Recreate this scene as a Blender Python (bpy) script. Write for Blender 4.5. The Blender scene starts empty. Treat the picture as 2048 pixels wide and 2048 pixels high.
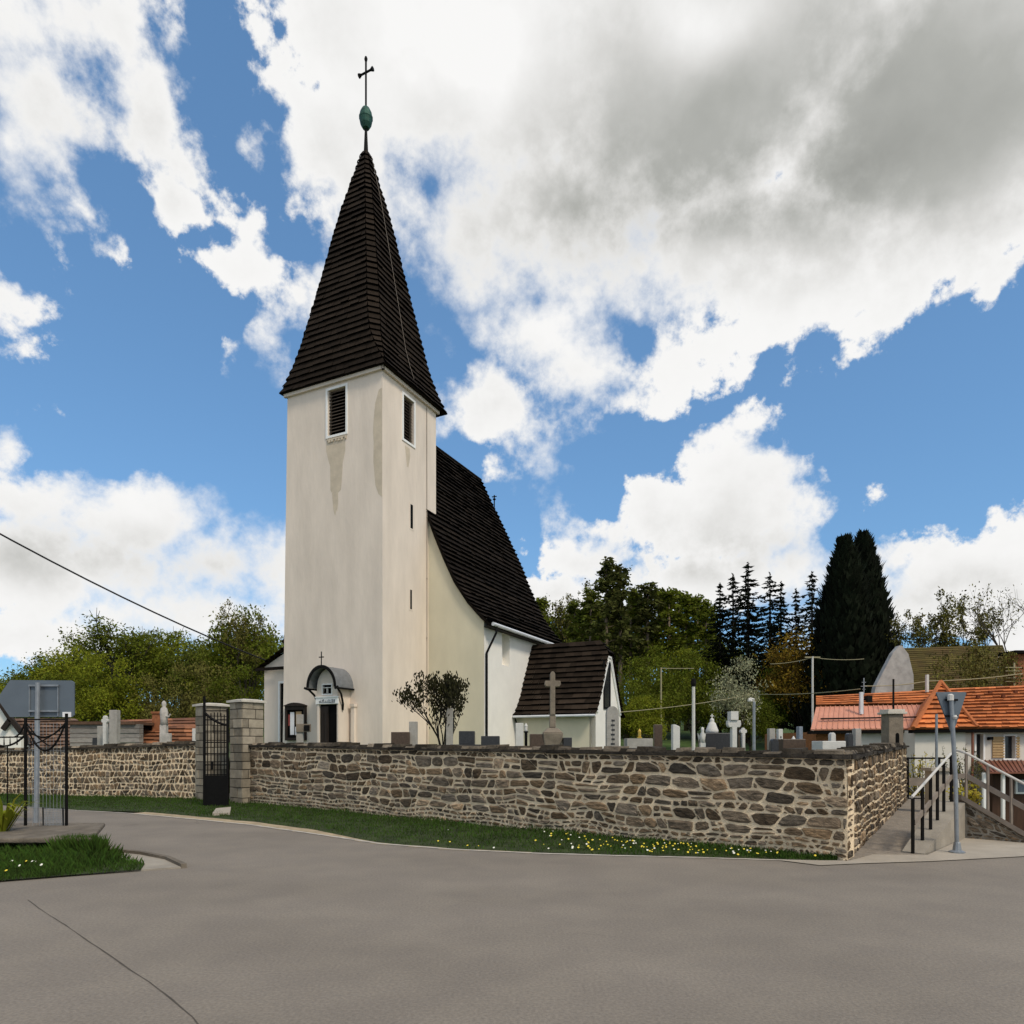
import bpy, math, random
import numpy as np
from mathutils import Vector, noise as mnoise
R = math.radians
scene = bpy.context.scene
COL = scene.collection
F, CX, HY, EYE = 1362.0, 1024.0, 1490.0, 1.65

def at(px, py, Y):            # a point of the place, seen at (px, py), Y metres ahead
    return Vector(((px-CX)/F*Y, Y, EYE+(HY-py)/F*Y))
def gnd(px, py, z=0.0):
    Y = (EYE-z)*F/(py-HY)
    return Vector(((px-CX)/F*Y, Y, z))

# ------------------------------------------------------------------ materials
def nt(m):
    m.use_nodes = True
    n = m.node_tree.nodes; l = m.node_tree.links
    return n, l, n.get('Principled BSDF')
MATS = {}
def mat(name, col, rough=0.85, var=0.25, vscale=3.0, bump=0.0, bscale=20.0, metal=0.0, tint=False, island=0.0,
        stretch=(1,1,1), col2=None, spec=0.3, detail=6, trans=0.0):
    m = bpy.data.materials.new(name); n, l, b = nt(m)
    b.inputs['Roughness'].default_value = rough; b.inputs['Metallic'].default_value = metal
    b.inputs['Specular IOR Level'].default_value = spec
    tc = n.new('ShaderNodeTexCoord'); mp = n.new('ShaderNodeMapping'); mp.inputs['Scale'].default_value = stretch
    l.new(tc.outputs['Object'], mp.inputs['Vector'])
    no = n.new('ShaderNodeTexNoise'); no.inputs['Scale'].default_value = vscale; no.inputs['Detail'].default_value = detail
    no.inputs['Roughness'].default_value = 0.62
    l.new(mp.outputs[0], no.inputs['Vector'])
    rp = n.new('ShaderNodeValToRGB'); rp.color_ramp.elements[0].position = 0.3; rp.color_ramp.elements[1].position = 0.7
    c = Vector(col); c2 = Vector(col2) if col2 else c*(1+var)
    c1 = c*(1-var)
    rp.color_ramp.elements[0].color = (*c1, 1); rp.color_ramp.elements[1].color = (*c2, 1)
    l.new(no.outputs['Fac'], rp.inputs['Fac'])
    out = rp.outputs['Color']
    if tint:
        a = n.new('ShaderNodeAttribute'); a.attribute_name = 'tint'
        mx = n.new('ShaderNodeMix'); mx.data_type = 'RGBA'; mx.blend_type = 'MULTIPLY'; mx.inputs[0].default_value = 1
        l.new(out, mx.inputs[6]); l.new(a.outputs['Color'], mx.inputs[7]); out = mx.outputs[2]
    if island:
        g = n.new('ShaderNodeNewGeometry'); hs = n.new('ShaderNodeHueSaturation')
        mr = n.new('ShaderNodeMapRange'); mr.inputs[3].default_value = 1-island; mr.inputs[4].default_value = 1+island
        l.new(g.outputs['Random Per Island'], mr.inputs[0]); l.new(mr.outputs[0], hs.inputs['Value'])
        mr2 = n.new('ShaderNodeMapRange'); mr2.inputs[3].default_value = 0.485; mr2.inputs[4].default_value = 0.515
        l.new(g.outputs['Random Per Island'], mr2.inputs[0]); l.new(mr2.outputs[0], hs.inputs['Hue'])
        l.new(out, hs.inputs['Color']); out = hs.outputs['Color']
    l.new(out, b.inputs['Base Color'])
    if bump:
        nb = n.new('ShaderNodeTexNoise'); nb.inputs['Scale'].default_value = bscale; nb.inputs['Detail'].default_value = 5
        l.new(mp.outputs[0], nb.inputs['Vector'])
        bp = n.new('ShaderNodeBump'); bp.inputs['Strength'].default_value = bump; bp.inputs['Distance'].default_value = 0.03
        l.new(nb.outputs['Fac'], bp.inputs['Height']); l.new(bp.outputs[0], b.inputs['Normal'])
    if trans:
        tr = n.new('ShaderNodeBsdfTranslucent'); ms = n.new('ShaderNodeMixShader'); ms.inputs[0].default_value = trans
        l.new(out, tr.inputs['Color']); l.new(b.outputs[0], ms.inputs[1]); l.new(tr.outputs[0], ms.inputs[2])
        l.new(ms.outputs[0], n.get('Material Output').inputs['Surface'])
    MATS[name] = m
    return m

PLASTER = mat('cream_plaster', (0.715, 0.62, 0.525), 0.9, 0.10, 1.3, 0.3, 9, stretch=(1, 1, 0.25))
PLASTER2 = mat('yellow_plaster', (0.66, 0.60, 0.45), 0.9, 0.08, 0.8, 0.12, 60, stretch=(1, 1, 0.4))
HOUSEW = mat('house_plaster', (0.66, 0.615, 0.545), 0.9, 0.06, 1.2, 0.1, 60)
WHITE = mat('white_plaster', (0.82, 0.785, 0.72), 0.9, 0.05, 1.2, 0.1, 60)
PATCH = mat('grey_render_patch', (0.56, 0.475, 0.365), 0.95, 0.12, 2.5, 0.2, 40)
TRIMW = mat('white_paint', (0.82, 0.81, 0.78), 0.6, 0.04, 4)
SHINGLE = mat('dark_shingle', (0.0150, 0.0112, 0.0085), 0.85, 0.2, 6, 0.4, 40, tint=True, spec=0.06)
SLAT = mat('brown_slat', (0.075, 0.055, 0.04), 0.8, 0.3, 8)
TAR = mat('tar_seam', (0.085, 0.072, 0.058), 0.9, 0.3, 6)
CABLEG = mat('cable_grey', (0.30, 0.25, 0.20), 0.7, 0.1, 3)
SLABC = mat('old_concrete', (0.15, 0.125, 0.095), 0.95, 0.35, 4, 0.5, 30)
DARKWOOD = mat('dark_wood', (0.022, 0.015, 0.011), 0.75, 0.4, 5, 0.2, 30, stretch=(1, 1, 0.2))
BLACK = mat('black_void', (0.004, 0.0036, 0.0034), 0.8, 0.2, 3, spec=0.08)
IRON = mat('black_iron', (0.0055, 0.0052, 0.005), 0.7, 0.3, 8, spec=0.12)
COPPER = mat('green_copper', (0.022, 0.075, 0.055), 0.55, 0.35, 8, metal=0.3)
ZINC = mat('zinc_sheet', (0.20, 0.21, 0.22), 0.5, 0.2, 5, metal=0.4)
ZINCW = mat('pale_gutter', (0.62, 0.63, 0.65), 0.45, 0.1, 5)
STONE = mat('wall_stone', (0.14, 0.108, 0.076), 0.92, 0.55, 9, 0.8, 34, tint=True, stretch=(1, 1, 2.2), spec=0.2)
MORTAR = mat('wall_mortar', (0.78, 0.62, 0.42), 0.95, 0.24, 5, 0.7, 45, spec=0.15)
COPE = mat('coping_stone', (0.055, 0.046, 0.036), 0.95, 0.5, 7, 0.6, 25, tint=True, spec=0.15)
ASHLAR = mat('ashlar_block', (0.235, 0.215, 0.18), 0.92, 0.25, 5, 0.5, 35, tint=True, spec=0.2)
GSTONE = mat('grey_stone', (0.33, 0.31, 0.28), 0.85, 0.2, 5, 0.3, 30)
BROWNST = mat('weathered_sandstone', (0.20, 0.165, 0.125), 0.9, 0.3, 5, 0.4, 30)
PALEST = mat('pale_stone', (0.43, 0.40, 0.36), 0.85, 0.25, 6, 0.3, 30)
WSTONE = mat('white_stone', (0.57, 0.555, 0.52), 0.75, 0.1, 5, 0.2, 30)
DGRAN = mat('dark_granite', (0.035, 0.035, 0.038), 0.35, 0.3, 25)
BRGRAN = mat('brown_granite', (0.075, 0.05, 0.035), 0.4, 0.3, 20)
BLGRAN = mat('blue_grey_granite', (0.19, 0.22, 0.26), 0.5, 0.2, 20)
GOLD = mat('gilt', (0.55, 0.38, 0.08), 0.4, 0.2, 10, metal=0.5)
TILE = mat('orange_tile', (0.50, 0.155, 0.045), 0.75, 0.2, 4, 0.2, 30, tint=True)
TILEB = mat('brown_tile', (0.13, 0.083, 0.06), 0.85, 0.3, 4, 0.3, 25, tint=True)
SALMON = mat('salmon_metal', (0.54, 0.24, 0.155), 0.5, 0.1, 2)
REDBR = mat('redbrown_metal', (0.20, 0.075, 0.045), 0.55, 0.2, 2)
WOODW = mat('orange_wood', (0.27, 0.11, 0.04), 0.8, 0.25, 5, 0.2, 30, stretch=(1, 1, 4))
SHUT = mat('pale_wood_slat', (0.50, 0.34, 0.17), 0.7, 0.15, 5)
DKBR = mat('dark_brown_board', (0.06, 0.03, 0.018), 0.8, 0.3, 4, 0.2, 20, stretch=(3, 3, 0.4))
GREYB = mat('grey_board', (0.24, 0.22, 0.20), 0.9, 0.25, 4, 0.3, 20, stretch=(1, 1, 3), tint=True)
SIGNB = mat('grey_sign_back', (0.125, 0.15, 0.175), 0.45, 0.1, 1.5, metal=0.25)
GALV = mat('galvanised_steel', (0.27, 0.29, 0.31), 0.45, 0.2, 6, metal=0.5)
RAILW = mat('pale_handrail', (0.55, 0.52, 0.47), 0.5, 0.1, 5)
RAILB = mat('taupe_rail', (0.22, 0.18, 0.145), 0.7, 0.2, 4)
CONC = mat('concrete', (0.30, 0.265, 0.215), 0.95, 0.2, 2.5, 0.3, 40)
PAVE = mat('pavement_concrete', (0.36, 0.315, 0.255), 0.95, 0.15, 1.5, 0.3, 40)
SAND = mat('sandy_verge', (0.36, 0.28, 0.18), 0.97, 0.35, 4, 0.5, 30)
DUST = mat('dusty_edge', (0.44, 0.40, 0.34), 0.95, 0.2, 6, 0.2, 30)
EARTH = mat('dark_turf', (0.030, 0.042, 0.010), 1.0, 0.5, 3, 0.5, 20)
LAWN = mat('lawn', (0.050, 0.085, 0.016), 1.0, 0.4, 0.5, 0.3, 10)
BLADE = mat('grass_blade', (0.04, 0.08, 0.008), 0.9, 0.35, 1.5, island=0.45, trans=0.25)
FLOW = mat('dandelion_yellow', (0.80, 0.62, 0.06), 0.7, 0.1, 5)
FLOWW = mat('daisy_white', (0.85, 0.83, 0.70), 0.7, 0.05, 5)
BARK = mat('bark', (0.075, 0.058, 0.042), 0.95, 0.35, 5, 0.4, 20, stretch=(1, 1, 0.3))
BARKP = mat('pale_bark', (0.17, 0.13, 0.09), 0.95, 0.35, 3, 0.4, 20, stretch=(1, 1, 0.3))
BARKD = mat('dark_bark', (0.022, 0.018, 0.014), 0.95, 0.3, 3)
LEAFG = mat('spring_leaf', (0.108, 0.125, 0.012), 0.75, 0.4, 0.35, island=0.4, trans=0.3, spec=0.08)
LEAFY = mat('fresh_leaf', (0.2, 0.215, 0.018), 0.75, 0.35, 0.4, island=0.4, trans=0.3, spec=0.08)
LEAFD = mat('deep_leaf', (0.118, 0.135, 0.02), 0.75, 0.4, 0.4, island=0.4, trans=0.25, spec=0.08)
LEAFO = mat('golden_leaf', (0.19, 0.118, 0.016), 0.8, 0.3, 0.4, island=0.35, trans=0.25, spec=0.08)
LEAFB = mat('pale_blossom', (0.32, 0.32, 0.19), 0.8, 0.3, 0.6, island=0.4, trans=0.2, spec=0.08)
LEAFP = mat('pine_needle', (0.068, 0.073, 0.018), 0.85, 0.4, 0.4, island=0.4, trans=0.2, spec=0.08)
LEAFS = mat('spruce_needle', (0.0085, 0.0115, 0.0055), 0.9, 0.4, 0.4, island=0.4, spec=0.1)
LEAFT = mat('olive_twig', (0.115, 0.105, 0.025), 0.85, 0.35, 0.5, island=0.4, spec=0.08)
LEAFK = mat('bud_leaf', (0.020, 0.019, 0.007), 0.7, 0.4, 2, island=0.5, spec=0.08)
FORS = mat('yellow_shrub_leaf', (0.42, 0.33, 0.03), 0.8, 0.3, 2, island=0.4, trans=0.2)
TWIG = mat('twig', (0.055, 0.045, 0.034), 0.95, 0.3, 3)
CAPW = mat('pale_capstone', (0.52, 0.48, 0.41), 0.9, 0.15, 5, 0.3, 30)
PAPER = mat('paper', (0.75, 0.74, 0.75), 0.7, 0.05, 5)
PAPERB = mat('paper_brown', (0.42, 0.28, 0.15), 0.7, 0.1, 5)
PAPERR = mat('paper_red', (0.30, 0.06, 0.05), 0.7, 0.1, 5)
BRICK = mat('red_brick', (0.26, 0.10, 0.045), 0.9, 0.3, 8, 0.4, 30, tint=True)
GABLEG = mat('old_grey_render', (0.38, 0.36, 0.34), 0.95, 0.25, 2, 0.3, 20)
CABLE = mat('cable_black', (0.012, 0.012, 0.013), 0.6, 0.1, 3)
CABLEP = mat('cable_pale', (0.30, 0.27, 0.16), 0.6, 0.1, 3)
REVEAL = mat('shaded_side_plaster', (0.52, 0.46, 0.36), 0.9, 0.1, 2)
GLASSM = mat('window_glass', (0.02, 0.022, 0.026), 0.12, 0.2, 2, spec=0.5)

def asphalt():
    m = bpy.data.materials.new('asphalt'); n, l, b = nt(m)
    b.inputs['Roughness'].default_value = 0.9; b.inputs['Specular IOR Level'].default_value = 0.2
    tc = n.new('ShaderNodeTexCoord')
    def noi(s, d, st=(1, 1, 1)):
        mp = n.new('ShaderNodeMapping'); mp.inputs['Scale'].default_value = st; l.new(tc.outputs['Object'], mp.inputs[0])
        q = n.new('ShaderNodeTexNoise'); q.inputs['Scale'].default_value = s; q.inputs['Detail'].default_value = d
        l.new(mp.outputs[0], q.inputs['Vector']); return q.outputs['Fac']
    r1 = n.new('ShaderNodeValToRGB'); e = r1.color_ramp.elements
    e[0].position = 0.30; e[0].color = (0.192, 0.165, 0.135, 1); e[1].position = 0.72; e[1].color = (0.242, 0.209, 0.172, 1)
    l.new(noi(0.32, 6, (1, 1.8, 1)), r1.inputs[0])
    r2 = n.new('ShaderNodeValToRGB'); e = r2.color_ramp.elements
    e[0].position = 0.25; e[0].color = (0.72, 0.72, 0.72, 1); e[1].position = 0.75; e[1].color = (1.22, 1.22, 1.22, 1)
    l.new(noi(42, 5), r2.inputs[0])
    mx = n.new('ShaderNodeMix'); mx.data_type = 'RGBA'; mx.blend_type = 'MULTIPLY'; mx.inputs[0].default_value = 0.8
    l.new(r1.outputs[0], mx.inputs[6]); l.new(r2.outputs[0], mx.inputs[7])
    # old patches, faint cracks and darker worn lanes
    r3 = n.new('ShaderNodeValToRGB'); e = r3.color_ramp.elements
    e[0].position = 0.40; e[0].color = (0.95, 0.95, 0.955, 1); e[1].position = 0.60; e[1].color = (1.03, 1.03, 1.02, 1); l.new(noi(1.7, 8), r3.inputs[0])
    m3 = n.new('ShaderNodeMix'); m3.data_type = 'RGBA'; m3.blend_type = 'MULTIPLY'; m3.inputs[0].default_value = 1
    l.new(mx.outputs[2], m3.inputs[6]); l.new(r3.outputs[0], m3.inputs[7])
    wv = n.new('ShaderNodeTexNoise'); wv.inputs['Scale'].default_value = 1.3; wv.inputs['Detail'].default_value = 8; l.new(tc.outputs['Object'], wv.inputs['Vector'])
    ad = n.new('ShaderNodeVectorMath'); ad.operation = 'MULTIPLY_ADD'; ad.inputs[1].default_value = (1.3, 1.3, 0); l.new(wv.outputs['Color'], ad.inputs[0]); l.new(tc.outputs['Object'], ad.inputs[2])
    ve = n.new('ShaderNodeTexVoronoi'); ve.feature = 'DISTANCE_TO_EDGE'; ve.inputs['Scale'].default_value = 0.42; l.new(ad.outputs[0], ve.inputs['Vector'])
    ck = n.new('ShaderNodeMapRange'); ck.inputs[1].default_value = 0.0015; ck.inputs[2].default_value = 0.006; ck.inputs[3].default_value = 0.62; ck.inputs[4].default_value = 1.0; l.new(ve.outputs['Distance'], ck.inputs[0])
    km = n.new('ShaderNodeMapRange'); km.inputs[1].default_value = 0.56; km.inputs[2].default_value = 0.68; l.new(noi(0.25, 3), km.inputs[0])
    kx = n.new('ShaderNodeMix'); kx.data_type = 'FLOAT'; kx.inputs[2].default_value = 1.0; l.new(km.outputs[0], kx.inputs[0]); l.new(ck.outputs[0], kx.inputs[3])
    m4 = n.new('ShaderNodeVectorMath'); m4.operation = 'SCALE'; l.new(m3.outputs[2], m4.inputs[0]); l.new(kx.outputs[0], m4.inputs['Scale'])
    vo = n.new('ShaderNodeTexVoronoi'); vo.inputs['Scale'].default_value = 70; l.new(tc.outputs['Object'], vo.inputs['Vector'])
    bp = n.new('ShaderNodeBump'); bp.inputs['Strength'].default_value = 0.35; bp.inputs['Distance'].default_value = 0.006
    l.new(vo.outputs['Distance'], bp.inputs['Height']); l.new(bp.outputs[0], b.inputs['Normal'])
    l.new(m4.outputs[0], b.inputs['Base Color'])
    return m
ASPH = asphalt()

# ------------------------------------------------------------------ mesh builder
class MB:
    def __init__(s): s.v = []; s.f = []; s.t = []; s.cur = (1, 1, 1)
    def add(s, vs, fs, t=None):
        o = len(s.v); s.v += [tuple(x) for x in vs]
        for f in fs: s.f.append(tuple(i+o for i in f)); s.t.append(t or s.cur)
    def quad(s, a, b, c, d, t=None): s.add([a, b, c, d], [(0, 1, 2, 3)], t)
    def tri(s, a, b, c, t=None): s.add([a, b, c], [(0, 1, 2)], t)
    def poly(s, pts, t=None): s.add(pts, [tuple(range(len(pts)))], t)
    def hexa(s, b4, t4, t=None):
        s.add(list(b4)+list(t4), [(3, 2, 1, 0), (4, 5, 6, 7), (0, 1, 5, 4), (1, 2, 6, 5), (2, 3, 7, 6), (3, 0, 4, 7)], t)
    def box(s, x0, x1, y0, y1, z0, z1, t=None):
        s.hexa([(x0, y0, z0), (x1, y0, z0), (x1, y1, z0), (x0, y1, z0)], [(x0, y0, z1), (x1, y0, z1), (x1, y1, z1), (x0, y1, z1)], t)
    def obox(s, o, ex, ey, ez, t=None):     # corner o, edge vectors
        o = Vector(o); ex = Vector(ex); ey = Vector(ey); ez = Vector(ez)
        b = [o, o+ex, o+ex+ey, o+ey]; s.hexa(b, [p+ez for p in b], t)
    def bar(s, a, b, w, h=None, t=None):    # square bar between points
        a = Vector(a); b = Vector(b); d = (b-a).normalized(); h = h or w
        up = Vector((0, 0, 1)) if abs(d.z) < 0.95 else Vector((0, 1, 0))
        x = d.cross(up).normalized(); y = x.cross(d).normalized()
        x = x*w/2; y = y*h/2
        s.hexa([a-x-y, a+x-y, a+x+y, a-x+y], [b-x-y, b+x-y, b+x+y, b-x+y], t)
    def tube(s, pts, r, n=6, r1=None, cap=True, t=None):
        pts = [Vector(p) for p in pts]; m = len(pts); vs = []; fs = []
        for i, p in enumerate(pts):
            d = (pts[min(i+1, m-1)]-pts[max(i-1, 0)]).normalized()
            up = Vector((0, 0, 1)) if abs(d.z) < 0.9 else Vector((0, 1, 0))
            x = d.cross(up).normalized(); y = x.cross(d).normalized()
            if isinstance(r, (list, tuple)): rr = r[i]
            else: rr = r if r1 is None else r+(r1-r)*i/max(1, m-1)
            for k in range(n):
                a = 2*math.pi*k/n; vs.append(p+x*math.cos(a)*rr+y*math.sin(a)*rr)
        for i in range(m-1):
            for k in range(n):
                k2 = (k+1) % n; fs.append((i*n+k, i*n+k2, (i+1)*n+k2, (i+1)*n+k))
        if cap: fs.append(tuple(range(n-1, -1, -1))); fs.append(tuple(range((m-1)*n, m*n)))
        s.add(vs, fs, t)
    def lathe(s, c, prof, n=12, t=None):    # prof: (radius, z)
        c = Vector(c); vs = []; fs = []; m = len(prof)
        for r, z in prof:
            for k in range(n):
                a = 2*math.pi*k/n; vs.append(c+Vector((r*math.cos(a), r*math.sin(a), z)))
        for i in range(m-1):
            for k in range(n):
                k2 = (k+1) % n; fs.append((i*n+k, i*n+k2, (i+1)*n+k2, (i+1)*n+k))
        fs.append(tuple(range(n-1, -1, -1))); fs.append(tuple(range((m-1)*n, m*n)))
        s.add(vs, fs, t)
    def prism(s, pts, ext, t=None):         # planar outline + extrusion vector
        pts = [Vector(p) for p in pts]; e = Vector(ext); n = len(pts)
        s.add(pts+[p+e for p in pts], [tuple(range(n-1, -1, -1)), tuple(range(n, 2*n))]+[(i, (i+1) % n, n+(i+1) % n, n+i) for i in range(n)], t)
    def build(s, name, m, parent=None, smooth=False, bevel=0.0):
        off = world_of(parent)
        me = bpy.data.meshes.new(name)
        me.from_pydata([(x-off.x, y-off.y, z-off.z) for x, y, z in s.v], [], s.f)
        if any(t != (1, 1, 1) for t in s.t):
            at_ = me.color_attributes.new('tint', 'FLOAT_COLOR', 'CORNER')
            nl = len(me.loops); arr = np.ones((nl, 4), dtype=np.float32)
            ls = 0
            for f, t in zip(s.f, s.t):
                arr[ls:ls+len(f), :3] = t; ls += len(f)
            at_.data.foreach_set('color', arr.ravel())
        else:
            at_ = me.color_attributes.new('tint', 'FLOAT_COLOR', 'CORNER')
            at_.data.foreach_set('color', np.ones(len(me.loops)*4, dtype=np.float32))
        me.materials.append(m)
        if smooth: me.shade_smooth()
        me.update()
        o = bpy.data.objects.new(name, me); COL.objects.link(o)
        if parent: o.parent = parent
        if bevel:
            b = o.modifiers.new('bevel', 'BEVEL'); b.width = bevel; b.segments = 2; b.limit_method = 'ANGLE'
        return o
def world_of(o):
    v = Vector((0, 0, 0))
    while o is not None: v += Vector(o.location); o = o.parent
    return v
def tag(o, label, cat, group=None):
    o['label'] = label; o['category'] = cat
    if group: o['group'] = group
    return o
def thing(name, label, cat, loc, group=None):
    o = bpy.data.objects.new(name, None); o.empty_display_size = 0.2; COL.objects.link(o); o.location = loc
    return tag(o, label, cat, group)
def struct(o, kind='structure'): o['kind'] = kind; return o
def copy_tree(o, parent=None):
    c = o.copy(); COL.objects.link(c)
    if parent: c.parent = parent
    for ch in o.children: copy_tree(ch, c)
    return c
rnd = random.Random(7)
def U(a, b): return rnd.uniform(a, b)

# ------------------------------------------------------------------ camera, light, sky
cam = bpy.data.cameras.new('camera'); co = bpy.data.objects.new('camera', cam); COL.objects.link(co)
co.location = (0, 0, EYE); co.rotation_euler = (R(90), 0, 0)
cam.sensor_width = 36; cam.lens = 36*F/2048; cam.shift_y = HY/2048-0.5; cam.clip_end = 3000; cam.clip_start = 0.05
scene.camera = co
SUN = Vector((0.52, -0.66, 0.95)).normalized()
sl = bpy.data.lights.new('sun', 'SUN'); so = bpy.data.objects.new('sun', sl); COL.objects.link(so)
so.rotation_euler = (-SUN).to_track_quat('-Z', 'Y').to_euler(); so.location = (0, 0, 60)
sl.energy = 2.3; sl.angle = R(12); sl.color = (1.0, 0.885, 0.72)
scene.view_settings.view_transform = 'Standard'; scene.view_settings.look = 'None'
scene.view_settings.exposure = 0.02; scene.view_settings.gamma = 1.0

def make_world():
    w = bpy.data.worlds.new('World'); scene.world = w; w.use_nodes = True
    n = w.node_tree.nodes; l = w.node_tree.links; n.clear()
    w.cycles.sampling_method = 'MANUAL'; w.cycles.sample_map_resolution = 512
    def M(op, a=None, b=None, c=None, clamp=False):
        q = n.new('ShaderNodeMath'); q.operation = op; q.use_clamp = clamp
        for i, x in enumerate((a, b, c)):
            if x is None: continue
            if isinstance(x, (int, float)): q.inputs[i].default_value = x
            else: l.new(x, q.inputs[i])
        return q.outputs[0]
    def VM(op, a, b=None, c=None):
        q = n.new('ShaderNodeVectorMath'); q.operation = op
        for i, x in enumerate((a, b, c)):
            if x is None: continue
            if isinstance(x, (tuple, list)): q.inputs[i].default_value = x
            else: l.new(x, q.inputs[i])
        return q.outputs['Value'] if op in ('LENGTH', 'DOT_PRODUCT') else q.outputs[0]
    def mixc(f, a, b):
        q = n.new('ShaderNodeMix'); q.data_type = 'RGBA'
        for i, x in ((0, f), (6, a), (7, b)):
            if isinstance(x, (tuple, list)): q.inputs[i].default_value = x
            elif isinstance(x, (int, float)): q.inputs[i].default_value = x
            else: l.new(x, q.inputs[i])
        return q.outputs[2]
    def noise(v, scale, detail, rough=0.55, color=False):
        q = n.new('ShaderNodeTexNoise'); q.inputs['Scale'].default_value = scale; q.inputs['Detail'].default_value = detail
        q.inputs['Roughness'].default_value = rough; l.new(v, q.inputs['Vector'])
        return q.outputs['Color'] if color else q.outputs['Fac']
    def smooth(x, a, b):
        q = n.new('ShaderNodeMapRange'); q.interpolation_type = 'SMOOTHSTEP'
        q.inputs[1].default_value = a; q.inputs[2].default_value = b; l.new(x, q.inputs[0]); return q.outputs[0]
    tc = n.new('ShaderNodeTexCoord'); D = tc.outputs['Generated']
    sx = n.new('ShaderNodeSeparateXYZ'); l.new(D, sx.inputs[0])
    az = M('ARCTAN2', sx.outputs[0], sx.outputs[1]); el = M('ARCSINE', sx.outputs[2])
    cb = n.new('ShaderNodeCombineXYZ'); l.new(az, cb.inputs[0]); l.new(el, cb.inputs[1])
    P0 = cb.outputs[0]
    wn = noise(D, 5.5, 4, 0.55, True)
    P = VM('MULTIPLY_ADD', VM('SUBTRACT', wn, (0.5, 0.5, 0.5)), (0.09, 0.07, 0), P0)
    def dirof(px, py):
        x = (px-CX)/F; z = (HY-py)/F
        return math.atan(x), math.atan(z/math.sqrt(1+x*x))
    def ell(px, py, rx, ry):
        a, e = dirof(px, py); a2, _ = dirof(px+rx, py); a1, _ = dirof(px-rx, py); _, e1 = dirof(px, py-ry); _, e2 = dirof(px, py+ry)
        return a, e, abs(a2-a1)/2, abs(e1-e2)/2
    blobs = [
     (800,120,300,220),(690,280,115,150),(1020,150,330,260),(1400,150,500,340),(1900,200,450,380),(1120,430,280,160),
     (1500,470,380,170),(1880,450,260,170),(610,430,50,36),(1300,570,190,100),(1560,610,170,110),(1730,560,110,70),
     (1100,680,120,62),(1180,740,110,42),(1270,800,44,18),(1420,740,120,52),(1600,780,76,50),(1515,830,32,36),(1440,640,60,110),
     (965,560,50,45),(975,830,75,70),(1080,870,85,40),(1005,930,44,26),(950,765,34,30),
     (60,50,140,95),(215,60,60,80),(110,210,110,130),(100,310,110,60),(300,250,80,140),(380,340,90,90),(360,430,70,55),
     (175,440,46,30),(315,50,34,36),(450,430,44,36),(500,555,110,52),(600,590,80,40),(222,515,44,20),(105,530,26,22),(60,640,70,26),
     (70,750,38,46),(510,695,28,34),
     (1450,1040,230,100),(1440,940,80,64),(1310,985,80,58),(1540,965,60,44),(1640,1000,56,60),(1170,1060,50,26),(1130,1130,130,44),
     (1420,1140,240,60),(1950,1140,190,58),(1880,1110,56,40),(2060,1070,70,70),(1770,1140,66,34),(1878,1068,26,7),(1900,1230,300,60),
     (60,990,140,72),(240,1045,170,76),(420,1130,180,64),(100,1130,320,100),(350,1230,300,60),(280,985,44,26),(560,1140,100,60),(0,945,60,36),(40,1260,260,70),(1100,1200,200,50)]
    cur = None
    for b in blobs:
        a, e, ra, re = ell(b[0], b[1], b[2]*1.02+2, b[3]*1.02+2); r = min(ra, re)
        v = VM('MULTIPLY_ADD', P, (1/ra, 1/re, 0), (-a/ra, -e/re, 0))
        d = M('MULTIPLY_ADD', VM('LENGTH', v), -r, r)
        cur = d if cur is None else M('SMOOTH_MAX', cur, d, 0.012)
    for b in [(435,210,58,210),(190,150,40,45),(470,340,50,70),(1265,655,80,52),(1350,615,60,34),(1760,800,260,140),(1690,940,80,110),(300,715,230,85),(540,790,120,130),(1290,872,170,36),
              (1180,900,90,60),(900,660,56,90),(30,470,60,50),(830,560,50,60),(560,480,60,30),(200,800,260,70),(1000,1010,60,60),(1680,1075,40,60),(1960,900,160,120)]:
        a, e, ra, re = ell(*b); r = min(ra, re)
        d = M('MULTIPLY_ADD', VM('LENGTH', VM('MULTIPLY_ADD', P, (1/ra, 1/re, 0), (-a/ra, -e/re, 0))), r, -r)
        cur = M('SMOOTH_MIN', cur, d, 0.02)
    # the sky outside the picture: drifting broken cloud
    n0 = noise(D, 2.2, 5, 0.55)
    out = M('MULTIPLY_ADD', M('SUBTRACT', n0, 0.47), 0.5, -0.01)
    away = smooth(sx.outputs[1], 0.42, 0.15)
    hi = smooth(el, 0.86, 1.0)
    cur = M('MAXIMUM', cur, M('SUBTRACT', out, M('MULTIPLY', M('SUBTRACT', 1.0, M('MAXIMUM', away, hi)), 2.0)))
    nf = noise(D, 12, 10, 0.6)
    nf2 = noise(D, 40, 8, 0.65)
    dens = M('MULTIPLY_ADD', M('SUBTRACT', nf, 0.50), 0.125, cur)
    dens = M('MULTIPLY_ADD', M('SUBTRACT', nf2, 0.5), 0.045, dens)
    vo = n.new('ShaderNodeTexVoronoi'); vo.inputs['Scale'].default_value = 15; vo.inputs['Detail'].default_value = 3; vo.inputs['Roughness'].default_value = 0.55
    vo.normalize = True
    l.new(VM('MULTIPLY_ADD', VM('SUBTRACT', noise(D, 9, 4, .6, True), (.5, .5, .5)), (.09, .09, .09), D), vo.inputs['Vector'])
    bil = M('SUBTRACT', 0.30, vo.outputs['Distance'])
    dens = M('MULTIPLY_ADD', bil, 0.07, dens)
    wisp = smooth(noise(D, 3.0, 3, .5), .42, .62)
    width = M('MULTIPLY_ADD', wisp, 0.050, 0.014)
    alpha = M('DIVIDE', M('ADD', dens, M('MULTIPLY', width, 0.45)), width, clamp=True)
    alpha = smooth(alpha, 0.0, 1.0)
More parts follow.
